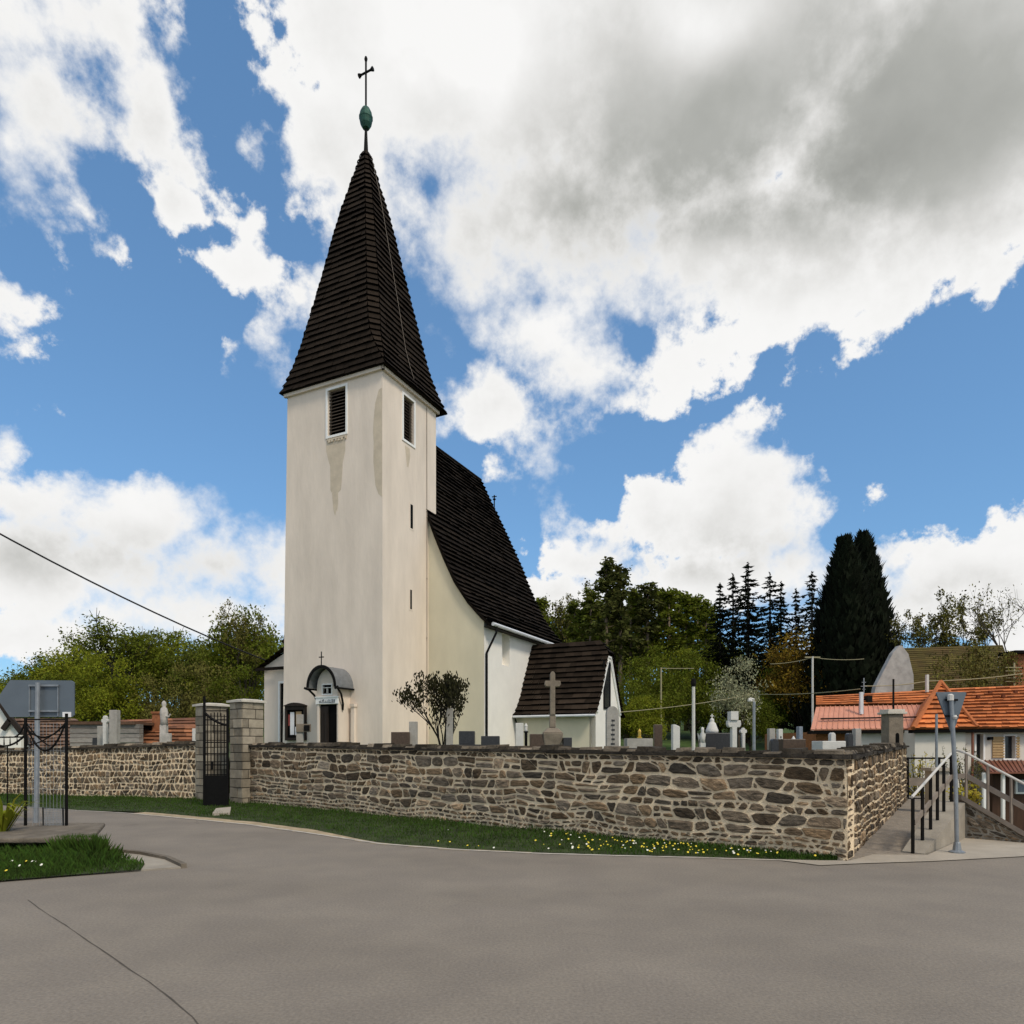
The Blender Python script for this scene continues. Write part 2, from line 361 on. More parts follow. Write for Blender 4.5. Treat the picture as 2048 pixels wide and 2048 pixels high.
    # shade of the cloud bases
    greys = [(1480,220,760,340,.50),(1450,420,480,110,.36),(1880,250,260,200,.10),(1000,90,150,120,-.36),(1430,30,130,80,-.40),(1390,505,130,45,-.24),(760,230,110,220,-.10),
             (1130,640,120,60,-.2),(1500,690,160,90,-.16),
             (1470,1120,230,34,.52),(1330,1065,110,40,.20),(60,1085,220,46,.34),(330,1160,280,44,.40),(1930,1190,220,34,.40),
             (470,1110,120,40,.25),(300,330,120,120,.15),(120,230,140,140,.16)]
    g = None
    Pg = VM('MULTIPLY_ADD', VM('SUBTRACT', noise(D, 3.2, 4, 0.5, True), (0.5, 0.5, 0.5)), (0.12, 0.09, 0), P0)
    for px, py, rx, ry, k in greys:
        a, e, ra, re = ell(px, py, rx, ry)
        v = VM('MULTIPLY_ADD', Pg, (1/ra, 1/re, 0), (-a/ra, -e/re, 0))
        q = M('MULTIPLY', M('EXPONENT', M('MULTIPLY', VM('DOT_PRODUCT', v, v), -0.8)), k)
        g = q if g is None else M('ADD', g, q)
    ns = noise(VM('MULTIPLY', D, (1, 1, 1.7)), 3.6, 6, 0.5)
    g = M('MULTIPLY_ADD', M('SUBTRACT', ns, 0.5), 0.50, g)
    g = M('MULTIPLY_ADD', bil, -0.22, g)
    nm = noise(D, 9.5, 7, 0.58)
    g = M('MULTIPLY_ADD', M('SUBTRACT', nm, 0.47), 0.42, g)
    g = M('ADD', g, 0.09)
    thin = smooth(dens, -0.01, 0.09)
    g = M('MULTIPLY', M('MAXIMUM', g, 0.0), thin, clamp=True)
    rp = n.new('ShaderNodeValToRGB'); l.new(g, rp.inputs[0])
    e = rp.color_ramp.elements
    e[0].position = 0.0; e[0].color = (0.93, 0.925, 0.915, 1)
    e[1].position = 1.0; e[1].color = (0.30, 0.305, 0.285, 1)
    k = e.new(0.3); k.color = (0.69, 0.685, 0.665, 1)
    k = e.new(0.65); k.color = (0.43, 0.435, 0.41, 1)
    sky = n.new('ShaderNodeTexSky'); sky.sky_type = 'NISHITA'; sky.sun_disc = False
    sky.sun_elevation = math.asin(SUN.z); sky.sun_rotation = math.atan2(SUN.x, SUN.y)
    sky.air_density = 1.0; sky.dust_density = 0.6; sky.ozone_density = 2.0
    STR = 0.1
    s1 = n.new('ShaderNodeVectorMath'); s1.operation = 'SCALE'; s1.inputs['Scale'].default_value = 0.1; l.new(sky.outputs[0], s1.inputs[0])
    gm = n.new('ShaderNodeGamma'); gm.inputs['Gamma'].default_value = 0.62; l.new(s1.outputs[0], gm.inputs['Color'])
    tint = n.new('ShaderNodeMix'); tint.data_type = 'RGBA'; tint.blend_type = 'MULTIPLY'; tint.inputs[0].default_value = 1; tint.clamp_result = False
    l.new(gm.outputs[0], tint.inputs[6]); tint.inputs[7].default_value = (0.54/STR, 0.85/STR, 1.13/STR, 1)
    cl = n.new('ShaderNodeVectorMath'); cl.operation = 'SCALE'; cl.inputs['Scale'].default_value = 1/STR
    l.new(rp.outputs[0], cl.inputs[0])
    c = mixc(alpha, tint.outputs[2], cl.outputs[0])
    bg = n.new('ShaderNodeBackground'); bg.inputs['Strength'].default_value = STR; l.new(c, bg.inputs['Color'])
    wo = n.new('ShaderNodeOutputWorld'); l.new(bg.outputs[0], wo.inputs[0])
make_world()

# ------------------------------------------------------------------ ground, road, paths
WA, WB, WD = Vector((-7.35, 19.05, 0)), Vector((4.75, 9.65, 0)), Vector((11.7, 20.2, 0))
LA, LB = Vector((-9.15, 20.35, 0)), Vector((-17.6, 22.4, 0))
def sm(a, b, x):
    t = max(0, min(1, (x-a)/(b-a))); return t*t*(3-2*t)
def terrain(x, y):
    z = -0.06
    z += 1.30*sm(40, 50, y)+sm(48, 130, y)*6.5+sm(130, 420, y)*16
    low = sm(7.6, 9.6, x)*sm(11.6, 13.6, y)*(1-sm(38, 60, y))
    z -= 2.4*low
    if y > 45: z += 0.3*mnoise.noise(Vector((x*.06, y*.06, 3)))
    return z
def ground():
    xs = sorted(set([round(-26+i*0.8, 2) for i in range(70)]+[-400, -300, -220, -160, -120, -95, -75, -60, -50, -42, -36, -31, 34, 40, 48, 60, 75, 95, 120, 160, 220, 300, 400]))
    ys = sorted(set([-60, -30, -12, -4, 0, 4]+[round(7+i*0.8, 2) for i in range(60)]+[58, 62, 66, 70, 75, 80, 90, 100, 120, 145, 180, 230, 300, 420, 700]))
    mb = MB(); nx = len(xs)
    vs = [(x, y, terrain(x, y)) for y in ys for x in xs]
    fs = [(j*nx+i, j*nx+i+1, (j+1)*nx+i+1, (j+1)*nx+i) for j in range(len(ys)-1) for i in range(nx-1)]
    mb.add(vs, fs); struct(mb.build('ground', LAWN, smooth=True))
ground()
mb = MB()
yard = [(-30, 26), LB.to_2d()+Vector((0, .2)), LA.to_2d()+Vector((-.1, .25)), Vector((-8.9, 20.9)), Vector((-7.3, 19.7)), WA.to_2d()+Vector((.2, .2)), WB.to_2d()+Vector((-.05, .3)), WD.to_2d()+Vector((-.25, .0)), (13.0, 46), (-45, 46)]
mb.prism([(p[0], p[1], -0.3) for p in yard], (0, 0, 1.55))
struct(mb.build('churchyard_ground', LAWN))
# road: far edge follows the bank
edge = [(-40, 1606, None), (20, 1612), (130, 1620), (260, 1627), (400, 1640), (500, 1650), (620, 1667), (760, 1688), (900, 1699), (1060, 1707), (1230, 1712), (1400, 1716), (1560, 1721), (1690, 1724), (1800, 1722), (1920, 1718), (2048, 1712)]
EP = [gnd(e[0], e[1]) for e in edge]
EP = [Vector((-34, 22.2, 0))]+EP+[Vector((14, 10.6, 0)), Vector((40, 12, 0))]
mb = MB()
mb.poly([(p.x, p.y, 0.0) for p in EP]+[(40, -30, 0), (-34, -30, 0)])
struct(mb.build('road', ASPH))
def strip(pts, w0, w1, z, name, m, jit=0.0, seed=1):
    rr = random.Random(seed); mb = MB(); a = []; b = []
    fine = []
    for p, q in zip(pts[:-1], pts[1:]):
        k = max(1, int((q-p).length/0.15))
        fine += [p+(q-p)*i/k for i in range(k)]
    fine.append(pts[-1])
    for i, p in enumerate(fine):
        d = (fine[min(i+1, len(fine)-1)]-fine[max(0, i-1)]); nn = Vector((-d.y, d.x, 0)).normalized()
        a.append(p+nn*(w0+rr.uniform(-jit, jit))+Vector((0, 0, z))); b.append(p+nn*(w1+rr.uniform(-jit, jit))+Vector((0, 0, z)))
    for i in range(len(fine)-1): mb.quad(a[i], a[i+1], b[i+1], b[i])
    return struct(mb.build(name, m))
strip(EP[2:16], -0.03, 0.05, 0.008, 'road_edge_line', DUST, 0.012, 3)
strip(EP[4:11], 0.0, 0.45, 0.004, 'sandy_verge', SAND, 0.08, 4)
# tar joint in the road
jt = [gnd(*p) for p in ((55, 1800), (85, 1822), (130, 1850), (180, 1885), (225, 1915), (262, 1942), (300, 1965), (345, 2000), (385, 2035), (420, 2080))]
strip(jt, -0.004, 0.005, 0.003, 'road_joint', TAR, 0.003, 5)
# right pavement and the walk beside the wall
K1, K2 = gnd(1848, 1711), gnd(1931, 1677)
mb = MB()
pv = [gnd(1560, 1722), gnd(1640, 1732), gnd(1730, 1728), gnd(1860, 1724), gnd(2048, 1714), Vector((14, 10.75, 0)), Vector((14, 12.6, 0)), Vector((8.6, 12.4, 0)), K2+Vector((.3, .3, 0)), K2, K1+Vector((0.05, 0, 0)), Vector((5.4, 10.2, 0)), WB+Vector((.05, .02, 0))]
mb.poly([(p.x, p.y, 0.012) for p in pv]); struct(mb.build('pavement', PAVE))
mb = MB()
pw = [WB+Vector((0, .0, 0)), Vector((5.4, 10.2, 0)), K1, K2, Vector((13.6, 22.3, 0)), WD+Vector((0, .6, 0)), WD]
mb.prism([(p.x, p.y, -2.6) for p in pw], (0, 0, 2.616))
PATHM = mat('cobbled_path', (0.235, 0.20, 0.16), 0.95, 0.25, 6, 0.9, 16)
struct(mb.build('path', PATHM))

# ------------------------------------------------------------------ rubble stone walls
def clip(poly, nx, ny, c):
    out = []
    for i in range(len(poly)):
        p = poly[i]; q = poly[(i+1) % len(poly)]
        dp = p[0]*nx+p[1]*ny-c; dq = q[0]*nx+q[1]*ny-c
        if dp <= 0: out.append(p)
        if (dp < 0 < dq) or (dq < 0 < dp):
            t = dp/(dp-dq); out.append((p[0]+(q[0]-p[0])*t, p[1]+(q[1]-p[1])*t))
    return out
def rubble(L, H, hmin, hmax, wmin, wmax, seed):
    """uneven courses of quarry stone: wandering bed joints, leaning head joints, split and cut stones"""
    rr = random.Random(seed); out = []
    def W2(x, y):
        p = V2((x*1.1, y*1.6, seed)); q = V2((x*1.1+31, y*1.6, seed)); p3 = V2((x*3.1, y*4.2, seed+5))
        return (x+.07*mnoise.noise(p)+.03*mnoise.noise(p3), y+(.085*mnoise.noise(q)+.03*mnoise.noise(p3+V2((9, 0, 0))))*min(1, 6*y/H, 6*(H-y)/H))
    y = 0; k = 0
    while y < H-.02:
        h = rr.uniform(hmin, hmax)
        if H-y-h < hmin*.7: h = H-y
        s = 0.0; j = 0.0
        while s < L-.01:
            w = min(wmax, max(wmin, h*rr.uniform(.55, 2.7)))
            if L-s-w < wmin*.8: w = L-s
            j2 = 0 if s+w >= L-.01 else rr.uniform(-.42, .42)*min(h, .16)
            q = [(s-j, y), (s+w-j2, y), (s+w+j2, y+h), (s+j, y+h)]
            r = rr.random()
            if r < .24 and h > max(hmin*1.35, .17):        # two beds inside the course
                f0, f1 = rr.uniform(.35, .65), rr.uniform(.35, .65)
                a = (q[0][0]+(q[3][0]-q[0][0])*f0, y+h*f0); b = (q[1][0]+(q[2][0]-q[1][0])*f1, y+h*f1)
                parts = [[q[0], q[1], b, a], [a, b, q[2], q[3]]]
                for p in parts:
                    if rr.random() < .45 and w > wmin*1.8:
                        g = rr.uniform(.35, .65); g2 = g+rr.uniform(-.1, .1)
                        c = (p[0][0]+(p[1][0]-p[0][0])*g, p[0][1]+(p[1][1]-p[0][1])*g); d = (p[3][0]+(p[2][0]-p[3][0])*g2, p[3][1]+(p[2][1]-p[3][1])*g2)
                        out += [[p[0], c, d, p[3]], [c, p[1], p[2], d]]
                    else: out.append(p)
            elif r < .54 and w > wmin*1.6:      # a corner filled by a small stone
                f = rr.uniform(.3, .5); g = rr.uniform(.45, .7)
                if rr.random() < .5:
                    a = (q[3][0]+(q[2][0]-q[3][0])*(1-f), y+h); b = (q[1][0]+(q[2][0]-q[1][0])*(1-g), y+h*(1-g))
                    out += [[q[0], q[1], b, a, q[3]], [b, q[2], a]]
                else:
                    a = (q[0][0]+(q[1][0]-q[0][0])*f, y); b = (q[0][0]+(q[3][0]-q[0][0])*g, y+h*g)
                    out += [[a, q[1], q[2], q[3], b], [q[0], a, b]]
            else: out.append(q)
            s += w; j = j2
        y += h; k += 1
    return [[W2(*p) for p in poly] for poly in out]
V2 = Vector
def stone_face(ms, P, L, H, hmin, hmax, wmin, wmax, seed, joint=0.018):
    """P(s, z, out) -> world point"""
    rr = random.Random(seed+99)
    for poly in rubble(L, H, hmin, hmax, wmin, wmax, seed):
        n = len(poly)
        cx = sum(p[0] for p in poly)/n; cy = sum(p[1] for p in poly)/n
        w = max(p[0] for p in poly)-min(p[0] for p in poly); h = max(p[1] for p in poly)-min(p[1] for p in poly)
        if w < 0.03 or h < 0.03: continue
        jn = joint*rr.uniform(0.55, 1.5)
        def inset(pl, k):
            o = []
            for i in range(len(pl)):
                a, b, c = pl[i-1], pl[i], pl[(i+1) % len(pl)]
                d1 = (b[0]-a[0], b[1]-a[1]); d2 = (c[0]-b[0], c[1]-b[1]); l1 = math.hypot(*d1) or 1e-6; l2 = math.hypot(*d2) or 1e-6
                n1 = (-d1[1]/l1, d1[0]/l1); n2 = (-d2[1]/l2, d2[0]/l2); q = 1+n1[0]*n2[0]+n1[1]*n2[1]
                q = max(q, .5); o.append((b[0]+(n1[0]+n2[0])*k/q, b[1]+(n1[1]+n2[1])*k/q))
            return o
        kk = min(jn, .22*min(w, h)); core = inset(poly, kk)
        q = []
        rad = rr.uniform(.06, .26)
        for i in range(n):
            p, s_ = core[i], core[(i+1) % n]; el_ = math.hypot(s_[0]-p[0], s_[1]-p[1])
            for t in ((rad, .5, 1-rad) if el_ > .07 else (.25, .75)):
                q.append((p[0]+(s_[0]-p[0])*t+rr.uniform(-.007, .007), p[1]+(s_[1]-p[1])*t+rr.uniform(-.007, .007)))
        m = len(q)
        def sc(k): return [(cx+(x-cx)*max(.2, 1-k/max(w, .05)*2), cy+(y-cy)*max(.2, 1-k/max(h, .05)*2)) for x, y in q]
        o = rr.uniform(0.004, 0.03); g = rr.uniform(0.45, 1.5)**1.25*(1.7 if rr.random() < .14 else 1); c = rr.random()
        tint = (g*(1.0+.22*(c-.3)), g*1.0, g*(1.0-.28*(c-.3)))
        vs = [P(x, y, -.01) for x, y in q]+[P(x, y, o) for x, y in sc(.010)]+[P(x, y, o+rr.uniform(-.003, .016)) for x, y in sc(min(w, h)*.2)]+[P(cx, cy, o+.006)]
        fs = []
        for a in (0, 1):
            fs += [(a*m+i, a*m+(i+1) % m, (a+1)*m+(i+1) % m, (a+1)*m+i) for i in range(m)]
        fs += [(2*m+i, 2*m+(i+1) % m, 3*m) for i in range(m)]
        ms.add(vs, fs, tint)
def wall_run(root, a, b, za, zb, ta, tb, thick, side, hmin, hmax, wmin, wmax, seed, joint=0.018, cope=True, bow=0.0, body=None):
    """face line a->b on the viewer's side; za,zb base height; ta,tb top height"""
    a = Vector(a); b = Vector(b); d = b-a; L = d.length; d.normalize()
    nn = Vector((d.y, -d.x, 0))*side
    H = max(ta-za, tb-zb)
    rr = random.Random(seed)
    def P(s, z, o):
        t = s/L; z0 = za+(zb-za)*t; z1 = ta+(tb-ta)*t
        wob = 0.02*mnoise.noise(Vector((s*.7, z*1.3, seed)))+bow*math.sin(math.pi*t)
        return a+d*s+nn*(o+wob)+Vector((0, 0, z0+(z1-z0)*z/H))
    mm = MB(); N = max(2, int(L/.25)); K = 8
    vs = [P(L*i/N, H*k/K, 0) for k in range(K+1) for i in range(N+1)]
    mm.add(vs, [(k*(N+1)+i, k*(N+1)+i+1, (k+1)*(N+1)+i+1, (k+1)*(N+1)+i) for k in range(K) for i in range(N)])
    bk = -nn*(body or thick)
    for i in range(N):
        p, q = P(L*i/N, H, 0), P(L*(i+1)/N, H, 0); p0, q0 = P(L*i/N, 0, 0), P(L*(i+1)/N, 0, 0)
        mm.quad(p, q, q+bk, p+bk); mm.quad(p+bk, q+bk, q0+bk, p0+bk)
    for s in (0, L): mm.quad(P(s, 0, 0), P(s, H, 0), P(s, H, 0)+bk, P(s, 0, 0)+bk)
    ms = MB(); stone_face(ms, P, L, H, hmin, hmax, wmin, wmax, seed, joint)
    mc = MB()
    s = -.05
    while cope and s < L:       # slab course, irregular, plus loose upper stones
        w = min(rr.uniform(.25, .8), L+.05-s)
        if w < .05: break
        o1 = rr.uniform(.05, .09); h = rr.uniform(.04, .07); g = rr.uniform(.45, 1.1)
        p = P(max(0, s), H, o1); p.z += rr.uniform(-.01, .006)
        mc.obox(p+d*min(0, s), d*(w+.01), -nn*(thick+o1+.06), Vector((0, 0, h)), (g, g, g))
        s += w
    s = 0
    while cope and s < L:
        w = min(rr.uniform(.10, .34), L-s)
        if w < .04: break
        h = rr.uniform(.03, .10); o1 = rr.uniform(-.05, .03); g = rr.choice((.5, .8, 1.2, 1.7, 2.6, 4.5))
        p = P(s, H, o1); p.z += .05
        t1 = rr.uniform(-.02, .02)
        ex = d*(w*.93)+Vector((0, 0, t1))
        b4 = [p, p+ex, p+ex-nn*(thick*.9), p-nn*(thick*.9)]
        t4 = [b4[0]+Vector((0, 0, h))-nn*.03+d*.015, b4[1]+Vector((0, 0, h*rr.uniform(.7, 1.1)))-nn*.03-d*.015, b4[2]+Vector((0, 0, h)), b4[3]+Vector((0, 0, h))]
        mc.hexa(b4, t4, (g, g*.97, g*.9)); s += w
    return mm, ms, mc
def make_wall(name, label, runs):
    root = thing(name, label, 'wall', runs[0][0])
    A, B, C_ = MB(), MB(), MB()
    for r in runs:
        mm, ms, mc = wall_run(root, *r[:-1], **r[-1])
        for X, Y in ((A, mm), (B, ms), (C_, mc)): X.add(Y.v, []); o = len(X.v)-len(Y.v); X.f += [tuple(i+o for i in f) for f in Y.f]; X.t += Y.t
    A.build('mortar', MORTAR, root); B.build('stone', STONE, root); C_.build('coping', COPE, root)
    return root
make_wall('stone_wall', 'long rubble stone wall with pale ribbon mortar below the church', [
    (WA, WB, -.08, -.1, 1.60, 1.45, .45, 1, dict(hmin=.075, hmax=.235, wmin=.08, wmax=.46, seed=12, joint=.0165, bow=.1)),
    (WB+Vector((.0, .0, 0)), WD, -.1, -.05, 1.45, 1.60, .45, 1, dict(hmin=.09, hmax=.22, wmin=.09, wmax=.36, seed=23, joint=.021, body=.05))])
make_wall('stone_wall', 'far stone wall of small dark upright stones beyond the iron gate', [
    (LB, LA, -.05, -.05, 1.40, 1.66, .45, 1, dict(hmin=.14, hmax=.24, wmin=.07, wmax=.15, seed=31, joint=.0175))])

# ------------------------------------------------------------------ gate pillars and gate
def pillar(c, w, z0, z1, ang, label):
    root = thing('gate_pillar', label, 'pillar', (c[0], c[1], 0), 'ashlar pillars of the churchyard gate')
    ms, mo = MB(), MB(); ca, sa = math.cos(ang), math.sin(ang); rr = random.Random(int(c[0]*100))
    ex, ey = Vector((ca, sa, 0)), Vector((-sa, ca, 0)); c = Vector((c[0], c[1], 0)); h = w/2
    mo.obox(c-ex*(h-.012)-ey*(h-.012)+Vector((0, 0, z0)), ex*(w-.024), ey*(w-.024), Vector((0, 0, z1-z0)))
    z = z0; i = 0
    while z < z1-.05:
        hh = min(rr.uniform(.2, .29), z1-z); 
        if z1-z-hh < .1: hh = z1-z
        k = rr.choice((.35, .5, .62)) if i % 3 else .28
        for s0, s1 in ((-h, -h+k*w), (-h+k*w, h)):
            for (A, B, sg) in ((ex, ey, -1), (ey, ex, 1), (ex, ey, 1), (ey, ex, -1)):
                g = rr.uniform(.6, 1.45)
                p = c+A*(s0+.011)+B*(sg*(h-.014))+Vector((0, 0, z+.011))
                ms.obox(p, A*(s1-s0-.022), B*(sg*(.014+rr.uniform(0, .02))), Vector((0, 0, hh-.022)), (g*1.1, g*1.04, g*.94))
        z += hh; i += 1
    mo.build('core', DARKWOOD, root); ms.build('brickwork', ASHLAR, root)
    m = MB(); h2 = h+.07
    m.obox(c-ex*h2-ey*h2+Vector((0, 0, z1)), ex*h2*2, ey*h2*2, Vector((0, 0, .06)))
    m.hexa([c+ex*a*(h2-.02)+ey*b*(h2-.02)+Vector((0, 0, z1+.061)) for a, b in ((-1, -1), (1, -1), (1, 1), (-1, 1))],
           [c+ex*a*h2*.5+ey*b*h2*.5+Vector((0, 0, z1+.10)) for a, b in ((-1, -1), (1, -1), (1, 1), (-1, 1))])
    m.build('cap', CAPW, root)
ang = math.atan2(-9.4, 12.1)
pillar((-7.5, 19.25), .64, -.05, 2.84, ang, 'taller square ashlar gate pillar joined to the long rubble wall')
pillar((-9.0, 20.42), .66, -.05, 2.80, ang, 'square ashlar gate pillar standing behind the black iron gate')
root = thing('iron_gate', 'tall black iron bar gate with solid lower panel between the ashlar pillars', 'gate', (-8.0, 18.3, 0))
gp, gq = Vector((-8.2, 18.15, 0)), Vector((-7.58, 18.15, 0))
m = MB(); z0, z1 = -.06, 2.60
for p, zz in ((gp, 2.95), (gq, 2.62)): m.bar(p+Vector((0, 0, z0)), p+Vector((0, 0, zz)), .05)
for z in (-.0, .86, 1.12, 1.42, 1.72, 2.02, 2.32, 2.56): m.bar(gp+Vector((0, 0, z)), gq+Vector((0, 0, z)), .028)
m.build('gate_frame', IRON, root)
m = MB()
for i in range(1, 7):
    p = gp+(gq-gp)*i/7; m.bar(p+Vector((0, 0, .1)), p+Vector((0, 0, 2.52+.10*math.sin(i/7*math.pi)-.1)), .02)
pts = [gp+(gq-gp)*t+Vector((0, 0, 2.5-.62*t+.28*t*t+.02)) for t in [k/8 for k in range(9)]]
m.tube(pts, .035, 6); m.build('bar', IRON, root)
m = MB(); m.box(gp.x+.02, gq.x-.02, 18.135, 18.16, -.03, .84); m.build('panel', IRON, root)
m = MB(); m.box(-8.0, -7.95, 18.09, 18.13, 1.0, 1.22); m.build('lock', IRON, root)
m = MB()
for i in range(6):
    p = Vector((-8.55, 20.25, 0))+Vector((.61, .79, 0))*(.15+.3*i)
    m.obox(p+Vector((0, 0, -.05)), Vector((1.0, -.78, 0)), Vector((.18, .24, 0)), Vector((0, 0, .05+.2*(i+1))))
tag(m.build('stone_steps', CONC), 'stone steps climbing between the ashlar gate pillars', 'steps')
m = MB(); pp = [gnd(*p) for p in ((432, 1622), (462, 1619), (460, 1631), (425, 1632))]
m.prism([(p.x, p.y, -.02) for p in pp], (0, 0, .09)); tag(m.build('threshold_stone', PAVE), 'pale threshold stone lying in front of the iron gate', 'stone')

# ------------------------------------------------------------------ church
C0 = Vector((-5.325, 28, 0)); e1 = Vector((-.9, .436, 0)).normalized(); e2 = Vector((.436, .9, 0)).normalized()
def ch(t, u, z): return C0+e1*t+e2*u+Vector((0, 0, z))
GZ = 1.2
church = thing('church', 'cream village church with square tower, dark shingled spire and steep nave roof', 'church', (C0.x-1, 31, GZ))
def holed(mb, P, W, Z0, Z1, holes, depth_vec, rev=None):
    """wall sheet P(u, z) with rectangular holes (u0,u1,z0,z1) and reveals going along depth_vec"""
    us = sorted(set([0, W]+[h[0] for h in holes]+[h[1] for h in holes])); zs = sorted(set([Z0, Z1]+[h[2] for h in holes]+[h[3] for h in holes]))
    for i in range(len(us)-1):
        for j in range(len(zs)-1):
            uc, zc = (us[i]+us[i+1])/2, (zs[j]+zs[j+1])/2
            if any(h[0] < uc < h[1] and h[2] < zc < h[3] for h in holes): continue
            mb.quad(P(us[i], zs[j]), P(us[i+1], zs[j]), P(us[i+1], zs[j+1]), P(us[i], zs[j+1]))
    dv = Vector(depth_vec)
    for u0, u1, z0, z1 in holes:
        c = [P(u0, z0), P(u1, z0), P(u1, z1), P(u0, z1)]
        for i in range(4): (rev or mb).quad(c[i], c[(i+1) % 4], c[(i+1) % 4]+dv, c[i]+dv)
TW, TD, TZ = 5.46, 4.1, 17.3
def tt(t, z): return t*(1-.055*max(0, (z-GZ)/(TZ-GZ)))      # the tower's far side leans in
m = MB()
LW1 = (2.02, 3.0, 14.9, 16.85); LW2 = (1.47, 2.27, 14.85, 16.75)
holed(m, lambda t, z: ch(tt(t, z), 0, z), TW, GZ-.3, TZ, [LW1], e2*.3)
holed(m, lambda u, z: ch(0, u, z), TD, GZ-.3, TZ, [LW2], e1*.3)
m.quad(ch(TW, 0, GZ-.3), ch(TW, TD, GZ-.3), ch(tt(TW, TZ), TD, TZ), ch(tt(TW, TZ), 0, TZ))
m.quad(ch(0, TD, GZ-.3), ch(TW, TD, GZ-.3), ch(tt(TW, TZ), TD, TZ), ch(0, TD, TZ))
tower = m.build('tower', PLASTER, church)
def louvre(P, n, w, z0, z1, along):
    fr = MB(); b = .10
    for (u0, u1, a, c) in ((-b, 0, z0-b, z1+b), (w, w+b, z0-b, z1+b), (0, w, z1, z1+b), (0, w, z0-b, z0)):
        fr.obox(P(u0, a)+n*.0, along*(u1-u0), n*.035, Vector((0, 0, c-a)))
    f = fr.build('louvre_window', TRIMW, church)
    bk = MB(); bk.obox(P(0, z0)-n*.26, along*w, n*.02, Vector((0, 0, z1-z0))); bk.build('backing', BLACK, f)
    sl_ = MB(); k = 14
    for i in range(k):
        z = z0+(z1-z0)*(i+.2)/k
        p = P(.02, z)-n*.06
        sl_.hexa([p, p+along*(w-.04), p+along*(w-.04)-n*.11+Vector((0, 0, .09)), p-n*.11+Vector((0, 0, .09))],
                 [q+Vector((0, 0, .022)) for q in (p, p+along*(w-.04), p+along*(w-.04)-n*.11+Vector((0, 0, .09)), p-n*.11+Vector((0, 0, .09)))])
    sl_.build('slat', SLAT, f)
louvre(lambda u, z: ch(LW1[0]+u-.13, 0, z), -e2, LW1[1]-LW1[0], LW1[2], LW1[3], e1)
louvre(lambda u, z: ch(0, LW2[0]+u, z), -e1, LW2[1]-LW2[0], LW2[2], LW2[3], e2)
for (u0, u1, z0, z1) in ((2.0, 2.2, 11.15, 12.2), (1.98, 2.12, 7.6, 8.45)):
    s_ = MB(); s_.obox(ch(-.004, u0, z0), e1*.02, e2*(u1-u0), Vector((0, 0, z1-z0))); f = s_.build('slit_window', BLACK, church)
    s_ = MB()
    for q0, q1, y0, y1 in ((u0-.06, u0, z0-.06, z1+.06), (u1, u1+.06, z0-.06, z1+.06), (u0, u1, z1, z1+.06), (u0, u1, z0-.06, z0)): s_.obox(ch(-.012, q0, y0), e1*.011, e2*(q1-q0), Vector((0, 0, y1-y0)))
    s_.build('slit_surround', PLASTER, f)
# grey render patches and streaks on the tower
def patch(pts, P, n, name='render_patch'):
    m = MB(); m.prism([P(*p)+n*.001 for p in pts], n*.004); m.build(name, PATCH, church)
patch([(2.02,14.68),(3.08,14.68),(3.1,14.3),(2.98,13.9),(2.86,13.6),(2.84,12.6),(2.78,12.45),(2.74,12.5),(2.72,12.2),(2.66,11.7),(2.60,11.5),(2.54,11.46),(2.5,11.7),(2.46,11.62),(2.4,11.9),(2.40,12.4),(2.24,12.5),(2.2,12.9),(2.16,13.6),(2.02,14.1)], lambda a, z: ch(tt(a, z)-.0, 0, z), -e2)
patch([(.02,16.35),(.18,16.3),(.36,15.8),(.44,15.2),(.48,14.6),(.44,14.2),(.46,13.4),(.40,12.8),(.36,12.4),(.2,12.0),(.02,11.85)], lambda a, z: ch(a, 0, z), -e2)
patch([(1.6,14.6),(1.95,14.6),(2.0,14.3),(1.9,13.9),(1.85,13.75),(1.75,13.75),(1.7,14.1)], lambda a, z: ch(0, a, z), -e1)
bk = MB(); bk.obox(ch(tt(1.95, 14.8), 0, 14.70)-e2*.04, e1*1.05, e2*.03, Vector((0, 0, .05)))
for k in range(6): bk.obox(ch(tt(1.95+k*.18, 14.8), 0, 14.62+U(-.03, .03))-e2*.045, e1*U(.06, .15), e2*.03, Vector((0, 0, U(.08, .16))))
bk.build('broken_sill', PATCH, church)
# cornice
m = MB()
for (a, b) in (((-.12, -.12), (tt(TW, TZ)+.12, -.12)), ((-.12, -.12), (-.12, TD+.12))):
    p, q = ch(a[0], a[1], 0), ch(b[0], b[1], 0)
    inn = (e2 if a[1] == b[1] else e1)*.12
    pr = [(0, 17.02), (-0.0, 17.22)]
    m.obox(p+Vector((0, 0, 17.06)), q-p, inn, Vector((0, 0, .2)))
m.build('cornice', PLASTER, church)
# spire with shingle courses
AX = ch(2.56, 2.2, 0)
prof = [(17.20,2.84,2.40,.0),(17.5,2.70,2.34,.02),(17.85,2.56,2.30,.05),(18.3,2.40,2.25,.09),(18.9,2.22,2.19,.13),(19.6,2.07,2.07,.16),(20.6,1.88,1.88,.18),(22.9,1.42,1.42,.20),(25.7,.87,.87,.24),(27.5,.43,.43,.32),(28.75,.12,.12,.45)]
def pr_at(z):
    for a, b in zip(prof[:-1], prof[1:]):
        if a[0] <= z <= b[0]:
            t = (z-a[0])/(b[0]-a[0]); return [a[i]+(b[i]-a[i])*t for i in (1, 2, 3)]
    return prof[-1][1:]
def ring(z, grow=0.0):
    ax, ay, c = pr_at(z); ax += grow; ay += grow; k = c*min(ax, ay)
    p = [(-ax+k, -ay), (ax-k, -ay), (ax, -ay+k), (ax, ay-k), (ax-k, ay), (-ax+k, ay), (-ax, ay-k), (-ax, -ay+k)]
    return [AX+e1*a+e2*b+Vector((0, 0, z)) for a, b in p]
ROWG = {}
